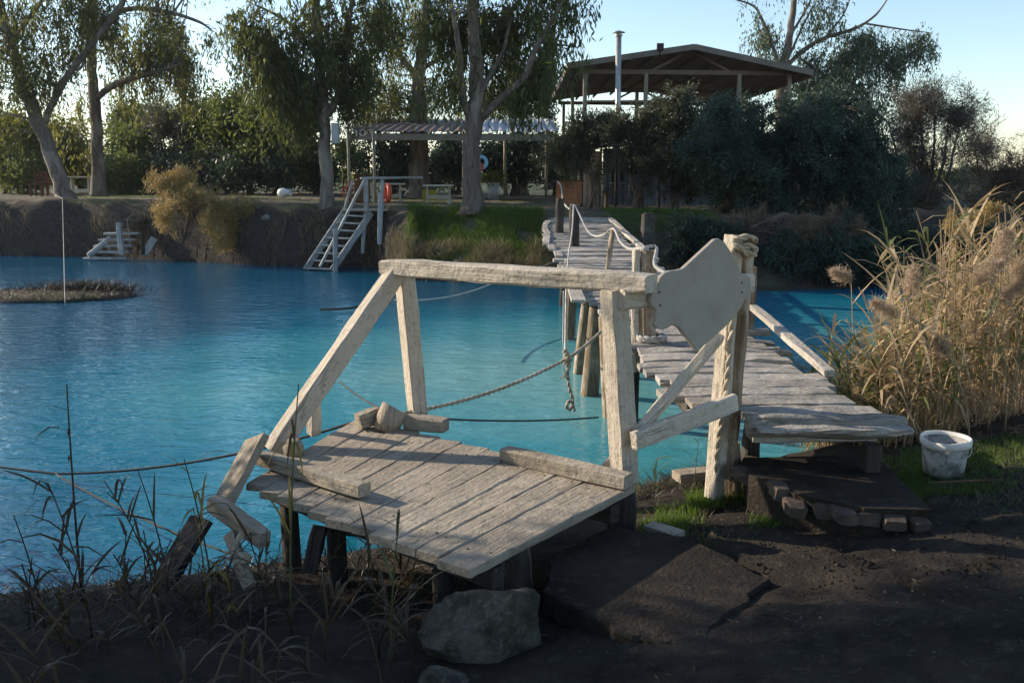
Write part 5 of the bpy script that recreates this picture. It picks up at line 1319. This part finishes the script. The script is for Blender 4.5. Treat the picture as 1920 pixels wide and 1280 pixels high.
# clay pot lying, planters, brown box
pp = aty(535, 356, 31.0); zb = gz(pp.x, pp.y)
pt = thing('lying_urn', 'white urn lying on its side before the left hedge', 'urn', (pp.x, pp.y, zb)); m = MB(); m.lathe((pp.x - .25, pp.y, zb + .17), [(.06, 0), (.15, .08), (.17, .22), (.12, .36), (.07, .42), (.10, .48), (.085, .48), (.05, .42)], 18, (1, -.4, .1)); m.build('body', 'whitepl', pt, True)
m = MB(); m.torus((pp.x + .2, pp.y - .17, zb + .2), .095, .02, (1, -.4, .1), 18, 6); m.build('lip', 'whitepl', pt, True)
bb = aty(680, 372, 28.5); zb = gz(bb.x, bb.y)
bo = thing('brown_cupboard', 'brown wooden cupboard behind the top of the ladder', 'cupboard', (bb.x, bb.y, zb)); m = MB(); m.box((bb.x, bb.y, zb + .42), (.42, .38, .84)); m.build('case', 'brownwood', bo)
m = MB(); m.box((bb.x, bb.y, zb + .86), (.5, .44, .05)); m.build('lid', 'brownwood', bo)
m = MB(); m.box((bb.x, bb.y - .2, zb + .42), (.36, .02, .74)); m.build('door', 'brownwood', bo)
fb = aty(655, 362, 27.5); g = Vector((fb.x, fb.y, gz(fb.x, fb.y)))
tree('red_flower_shrub', 'small shrub with red flowers beside the ladder top', g, [([g, g + Vector((0, 0, .3)), g + Vector((.1, 0, .6))], [.03, .02, .01])], [((g.x, g.y, g.z + .4), (.18, .18, .22), 7)], 'redflower', 'darkbark', 'iso', L=.07, W=.05, per=25, clump=.15, seed=95, cat='shrub')
# shower frame posts left of shelter
fp = aty(675, 330, 28.0)
sf = thing('ring_stand', 'pale metal frame of two posts with hanging rings left of the shelter', 'frame', (fp.x, 28.0, gz(fp.x, 28)))
for x in (652, 700):
    q = aty(x, 240, 28.0); m = MB(); m.tube([(q.x, 28, gz(q.x, 28) - .1), (q.x, 28, q.z)], .045, 8); m.build('post', 'steelpaint', sf, True)
m = MB(); m.tube([aty(645, 240, 28), aty(708, 240, 28)], .035, 8); m.build('crossbar', 'steelpaint', sf, True)
for x, y in ((664, 251), (680, 249)):
    q = aty(x, y, 28); m = MB(); m.torus(q, .09, .015, (.4, -1, 0), 18, 6); m.build('ring', 'whitepl', sf, True)
    m = MB(); m.tube([q + Vector((0, 0, .09)), q + Vector((0, 0, .19))], .008, 4); m.build('cord', 'whitepl', sf, True)

# ------------------------------------------------------------------ low shelter with corrugated roof
d0, d1 = 31.0, 37.0
E0, E1 = aty(655, 247, d0), aty(1048, 250, d0)
Bz = aty(800, 224, d1).z
sh = thing('low_shelter', 'open shelter with red and grey corrugated roof on steel posts', 'shelter', ((E0.x + E1.x) / 2, d0, gz(-2, d0)))
def corrug(x0, x1, y0, z0, y1, z1, pitch, amp):
    m = MB(); n = max(4, int((x1 - x0) / pitch) * 4); top0 = []; top1 = []
    for k in range(n + 1):
        x = x0 + (x1 - x0) * k / n; h = amp * (1 if (k % 4) in (1, 2) else 0)
        top0.append((x, y0, z0 + h)); top1.append((x, y1, z1 + h))
    a = m.ring(top0); b_ = m.ring(top1); c = m.ring([(p[0], p[1], p[2] - .012) for p in top0]); e = m.ring([(p[0], p[1], p[2] - .012) for p in top1])
    for k in range(n): m.f += [(a[k], a[k + 1], b_[k + 1], b_[k]), (c[k + 1], c[k], e[k], e[k + 1]), (a[k + 1], a[k], c[k], c[k + 1])]
    return m
nsh = 8
for k in range(nsh):
    x0 = E0.x + (E1.x - E0.x) * k / nsh; x1 = E0.x + (E1.x - E0.x) * (k + 1) / nsh - .01
    corrug(x0, x1, d0 - .3, E0.z - .03 + .006 * (k % 2), d1, Bz, .26, .045).build('roof_sheet', 'redroof' if k < 5 else 'greyroof', sh)
m = MB(); m.beam((E0.x, d0 - .2, E0.z - .17), (E1.x, d0 - .2, E1.z - .15), .05, .22, seg=4); m.build('fascia', 'steelpaint', sh)
m = MB(); m.beam((E0.x, d1 - .2, Bz - .20), (E1.x, d1 - .2, Bz - .2), .08, .22, seg=3); m.build('back_beam', 'roofunder', sh)
for k in range(5):
    x = E0.x + .2 + (E1.x - E0.x - .4) * k / 4
    m = MB(); m.beam((x, d0 - .1, E0.z - .14), (x, d1 - .1, Bz - .12), .08, .14, seg=2); m.build('rafter', 'roofunder', sh)
    for yy, zt in ((d1 - .2, Bz - .3),):
        m = MB(); m.tube([(x, yy, gz(x, yy) - .1), (x, yy, zt)], .055, 8); m.build('post', 'steelpaint', sh, True)
for k in range(3):
    zz = E0.z - .2 - k * .0
    yy = d0 + 1.4 + k * 1.5
    m = MB(); m.beam((E0.x, yy, E0.z + (Bz - E0.z) * (yy - d0) / (d1 - d0) - .06), (E1.x, yy, E0.z + (Bz - E0.z) * (yy - d0) / (d1 - d0) - .06), .06, .08, seg=2); m.build('purlin', 'roofunder', sh)

# ------------------------------------------------------------------ gabled pavilion
n0, n1 = 28.0, 41.0
EL, RG, ER = aty(1066, 122, n0), aty(1302, 87, n0), aty(1524, 136, n0)
zg = gz(EL.x, n0)
pv = thing('gabled_pavilion', 'tall open pavilion with a shallow brown gable roof and metal flue', 'pavilion', ((EL.x + ER.x) / 2, n0, zg))
def slabroof(a, b_, y0, y1, th, name, mat):
    a0, b0 = Vector((a.x, y0, a.z)), Vector((b_.x, y0, b_.z))
    m = MB(); m.prism([a0, b0, Vector((b_.x, y1, b_.z)), Vector((a.x, y1, a.z))], (0, 0, th)); return m.build(name, mat, pv)
for a, b_ in ((EL, RG), (RG, ER)):
    for k in range(4):
        y0 = n0 + (n1 - n0) * k / 4; y1 = n0 + (n1 - n0) * (k + 1) / 4 - .015
        a2, b2 = (Vector((a.x, 0, a.z + .012 * (k % 2))), Vector((b_.x, 0, b_.z + .012 * (k % 2))))
        slabroof(a2, b2, y0, y1, .05, 'roof_sheet', 'roofunder')
    m = MB(); m.beam(a + Vector((0, -.04, -.02)), b_ + Vector((0, -.04, -.02)), .05, .17, (0, 0, 1), 3); m.build('barge_board', 'rooftop', pv)
    for k in range(5):
        t = (k + .5) / 5; p = a.lerp(b_, t)
        m = MB(); m.beam((p.x, n0 + .1, p.z - .07), (p.x, n1 - .1, p.z - .07), .06, .11, seg=2); m.build('purlin', 'roofunder', pv)
for e in (EL, ER):
    m = MB(); m.beam(e + Vector((0, 0, -.03)), Vector((e.x, n1, e.z - .03)), .05, .22, seg=2); m.build('eave_board', 'roofunder', pv)
for k in range(3):
    yy = n0 + .6 + k * 5.8
    zt = EL.z - .12
    m = MB(); m.beam((EL.x + .3, yy, zt), (ER.x - .3, yy, zt - .06), .09, .14, seg=3); m.build('tie_beam', 'roofunder', pv)
    for s_ in (-1, 1):
        m = MB(); m.beam((RG.x + s_ * 1.2, yy, zt), (RG.x + s_ * .15, yy, RG.z - .12), .06, .08, seg=2); m.build('strut', 'roofunder', pv)
    for f in ((.075, .33, .72, .93) if k == 0 else (.075, .4, .93)):
        x = EL.x + (ER.x - EL.x) * f
        m = MB(); m.beam((x, yy, zg), (x, yy, zt - .07), .13, .13, (0, -1, 0), 2); m.build('post', 'steelpaint', pv)
m = MB(); m.beam((EL.x + .6, n1 - .6, zg + 3.2), (ER.x - .6, n1 - .6, zg + 3.2), .05, .06, seg=2); m.build('balustrade_rail', 'steelpaint', pv)
m = MB(); m.beam((EL.x + .6, n0 + 1.2, aty(1160, 190, n0 + 1.2).z), (RG.x + .6, n0 + 1.2, aty(1160, 190, n0 + 1.2).z), .05, .06, seg=2); m.build('balustrade_rail', 'steelpaint', pv)
fl = aty(1160, 200, n0 - .25)
ft = aty(1160, 68, n0 - .25)
flo = MB(); flo.tube([(fl.x, fl.y, zg + .1), ft], .085, 14); flo = flo.build('flue', 'metal', pv, True)
m = MB(); m.lathe((ft.x, ft.y, ft.z), [(.12, .0), (.12, .03), (.105, .03), (.07, .07), (.19, .09), (.19, .105), (.01, .16)], 16); m.build('flue_cap', 'metal', flo, True)
lp = aty(1238, 88, n0 - .1)
m = MB(); m.box(lp, (.2, .09, .2), ch=.08); lt = m.build('floodlight', 'black', pv)
m = MB(); m.tube([lp + Vector((0, .02, -.1)), lp + Vector((.0, .05, -.28))], .02, 6); m.build('bracket', 'black', lt, True)
# solid lower storey walls, in corrugated panels
def panelwall(x0, x1, yy, z0, z1, mat, parent, npan, name='wall_panel'):
    for k in range(npan):
        a, b_ = x0 + (x1 - x0) * k / npan, x0 + (x1 - x0) * (k + 1) / npan - .012
        m = MB(); n = max(4, int((b_ - a) / .16) * 4); f0, f1 = [], []
        for q in range(n + 1):
            x = a + (b_ - a) * q / n; dy = -.03 if (q % 4) in (1, 2) else 0
            f0.append((x, yy + dy, z0)); f1.append((x, yy + dy, z1))
        r0, r1_ = m.ring(f0), m.ring(f1); r2_, r3 = m.ring([(p[0], p[1] + .02, p[2]) for p in f0]), m.ring([(p[0], p[1] + .02, p[2]) for p in f1])
        for q in range(n): m.f += [(r0[q], r0[q + 1], r1_[q + 1], r1_[q]), (r2_[q + 1], r2_[q], r3[q], r3[q + 1]), (r1_[q], r1_[q + 1], r3[q + 1], r3[q])]
        m.build(name, mat, parent)
wl, wr = aty(1225, 300, n0 + .4), aty(1500, 300, n0 + .4)
panelwall(wl.x, wr.x, n0 + .4, zg - .1, aty(1225, 262, n0 + .4).z, 'wallblue', pv, 6)
m = MB(); m.beam((EL.x + .5, n0 + 1.0, aty(1100, 258, n0 + 1).z), (ER.x - .4, n0 + 1.0, aty(1100, 258, n0 + 1).z), .12, .2, seg=2); m.build('floor_edge', 'roofunder', pv)
# lean-to in front of it
t0 = 26.6
q0, q1 = aty(1086, 281, t0), aty(1246, 266, t0)
lt_ = thing('lean_to', 'low lean-to shed with a thin sloping roof edge behind the end of the bridge', 'shed', ((q0.x + q1.x) / 2, t0, gz(3.2, t0)))
m = MB(); m.prism([q0, q1, q1 + Vector((0, 1.5, .12)), q0 + Vector((0, 1.5, .12))], (0, 0, .035)); m.build('roof', 'metal', lt_)
zgl = gz(3.2, t0 + 1.2)
panelwall(q0.x + .05, q0.x + .8, t0 + 1.3, zgl, q0.z, 'walltan', lt_, 1)
panelwall(q0.x + .82, q1.x, t0 + 1.3, zgl, q0.z + .08, 'wallblue', lt_, 2)
for x, zt in ((q0.x + .08, q0.z), (q0.x + 1.1, q0.z + .1), (q1.x - .1, q1.z)):
    m = MB(); m.beam((x, t0 + .1, zgl - .1), (x, t0 + .1, zt - .01), .08, .08, (0, -1, 0), 2, .004); m.build('post', 'darkwood', lt_)
m = MB(); m.box((q0.x + 1.25, t0 + 1.22, zgl + .85), (.36, .03, .32)); wn = m.build('window', 'black', lt_)
m = MB(); m.box((q0.x + 1.25, t0 + 1.2, zgl + .67), (.46, .06, .04)); m.build('sill', 'paintwood', wn)
ob = aty(1067, 360, 25.4); zb = gz(ob.x, ob.y)
t = thing('orange_counter', 'faded orange board counter at the far end of the bridge', 'counter', (ob.x, ob.y, zb))
for k in range(4):
    m = MB(); m.box((ob.x - .27 + k * .18, ob.y, zb + .42), (.172, .03, .62)); m.build('board', 'orange', t)
m = MB(); m.box((ob.x, ob.y + .12, zb + .75), (.8, .34, .04)); m.build('top', 'brownwood', t)
for s_ in (-1, 1):
    m = MB(); m.box((ob.x + s_ * .33, ob.y + .1, zb + .36), (.05, .05, .74)); m.build('leg', 'darkwood', t)
tt = aty(1170, 362, 25.6); zb = gz(tt.x, tt.y)
t = thing('dark_bench', 'dark wooden bench under the lean-to beside the orange counter', 'bench', (tt.x, tt.y, zb))
for k in range(3):
    m = MB(); m.box((tt.x, tt.y - .14 + k * .14, zb + .44), (1.3, .125, .04)); m.build('seat_plank', 'brownwood', t)
for s_ in (-1, 1):
    m = MB(); m.box((tt.x + s_ * .5, tt.y, zb + .21), (.07, .36, .42)); m.build('leg', 'brownwood', t)
# overhead wire
rope('overhead_wire', 'thin wire strung between the trees over the shelter roof', sag(aty(640, 215, 26), aty(760, 230, 27), .15) + sag(aty(760, 230, 27), aty(860, 226, 24), .1)[1:], .008, 'ropewhite', 'wire')

# ------------------------------------------------------------------ haze
HAZE = .0003
b = NB('thin_morning_haze')
pv_ = b.n('VolumePrincipled', i_Density=HAZE, i_Anisotropy=.55); pv_.inputs['Color'].default_value = (.93, .95, 1.0, 1)
b.link(pv_.outputs[0], b.out.inputs['Volume']); M['haze'] = b.m
m = MB(); a_ = m.ring([(-430, -10, -2.2), (430, -10, -2.2), (430, 910, -2.2), (-430, 910, -2.2)]); c_ = m.ring([(-430, -10, 16), (430, -10, 16), (430, 910, 16), (-430, 910, 16)])
m.f.append(tuple(reversed(a_))); m.f.append(tuple(c_)); m.join(a_, c_)
tag(m.build('haze', 'haze'), 'thin sunlit haze in the air', 'haze', kind='stuff')
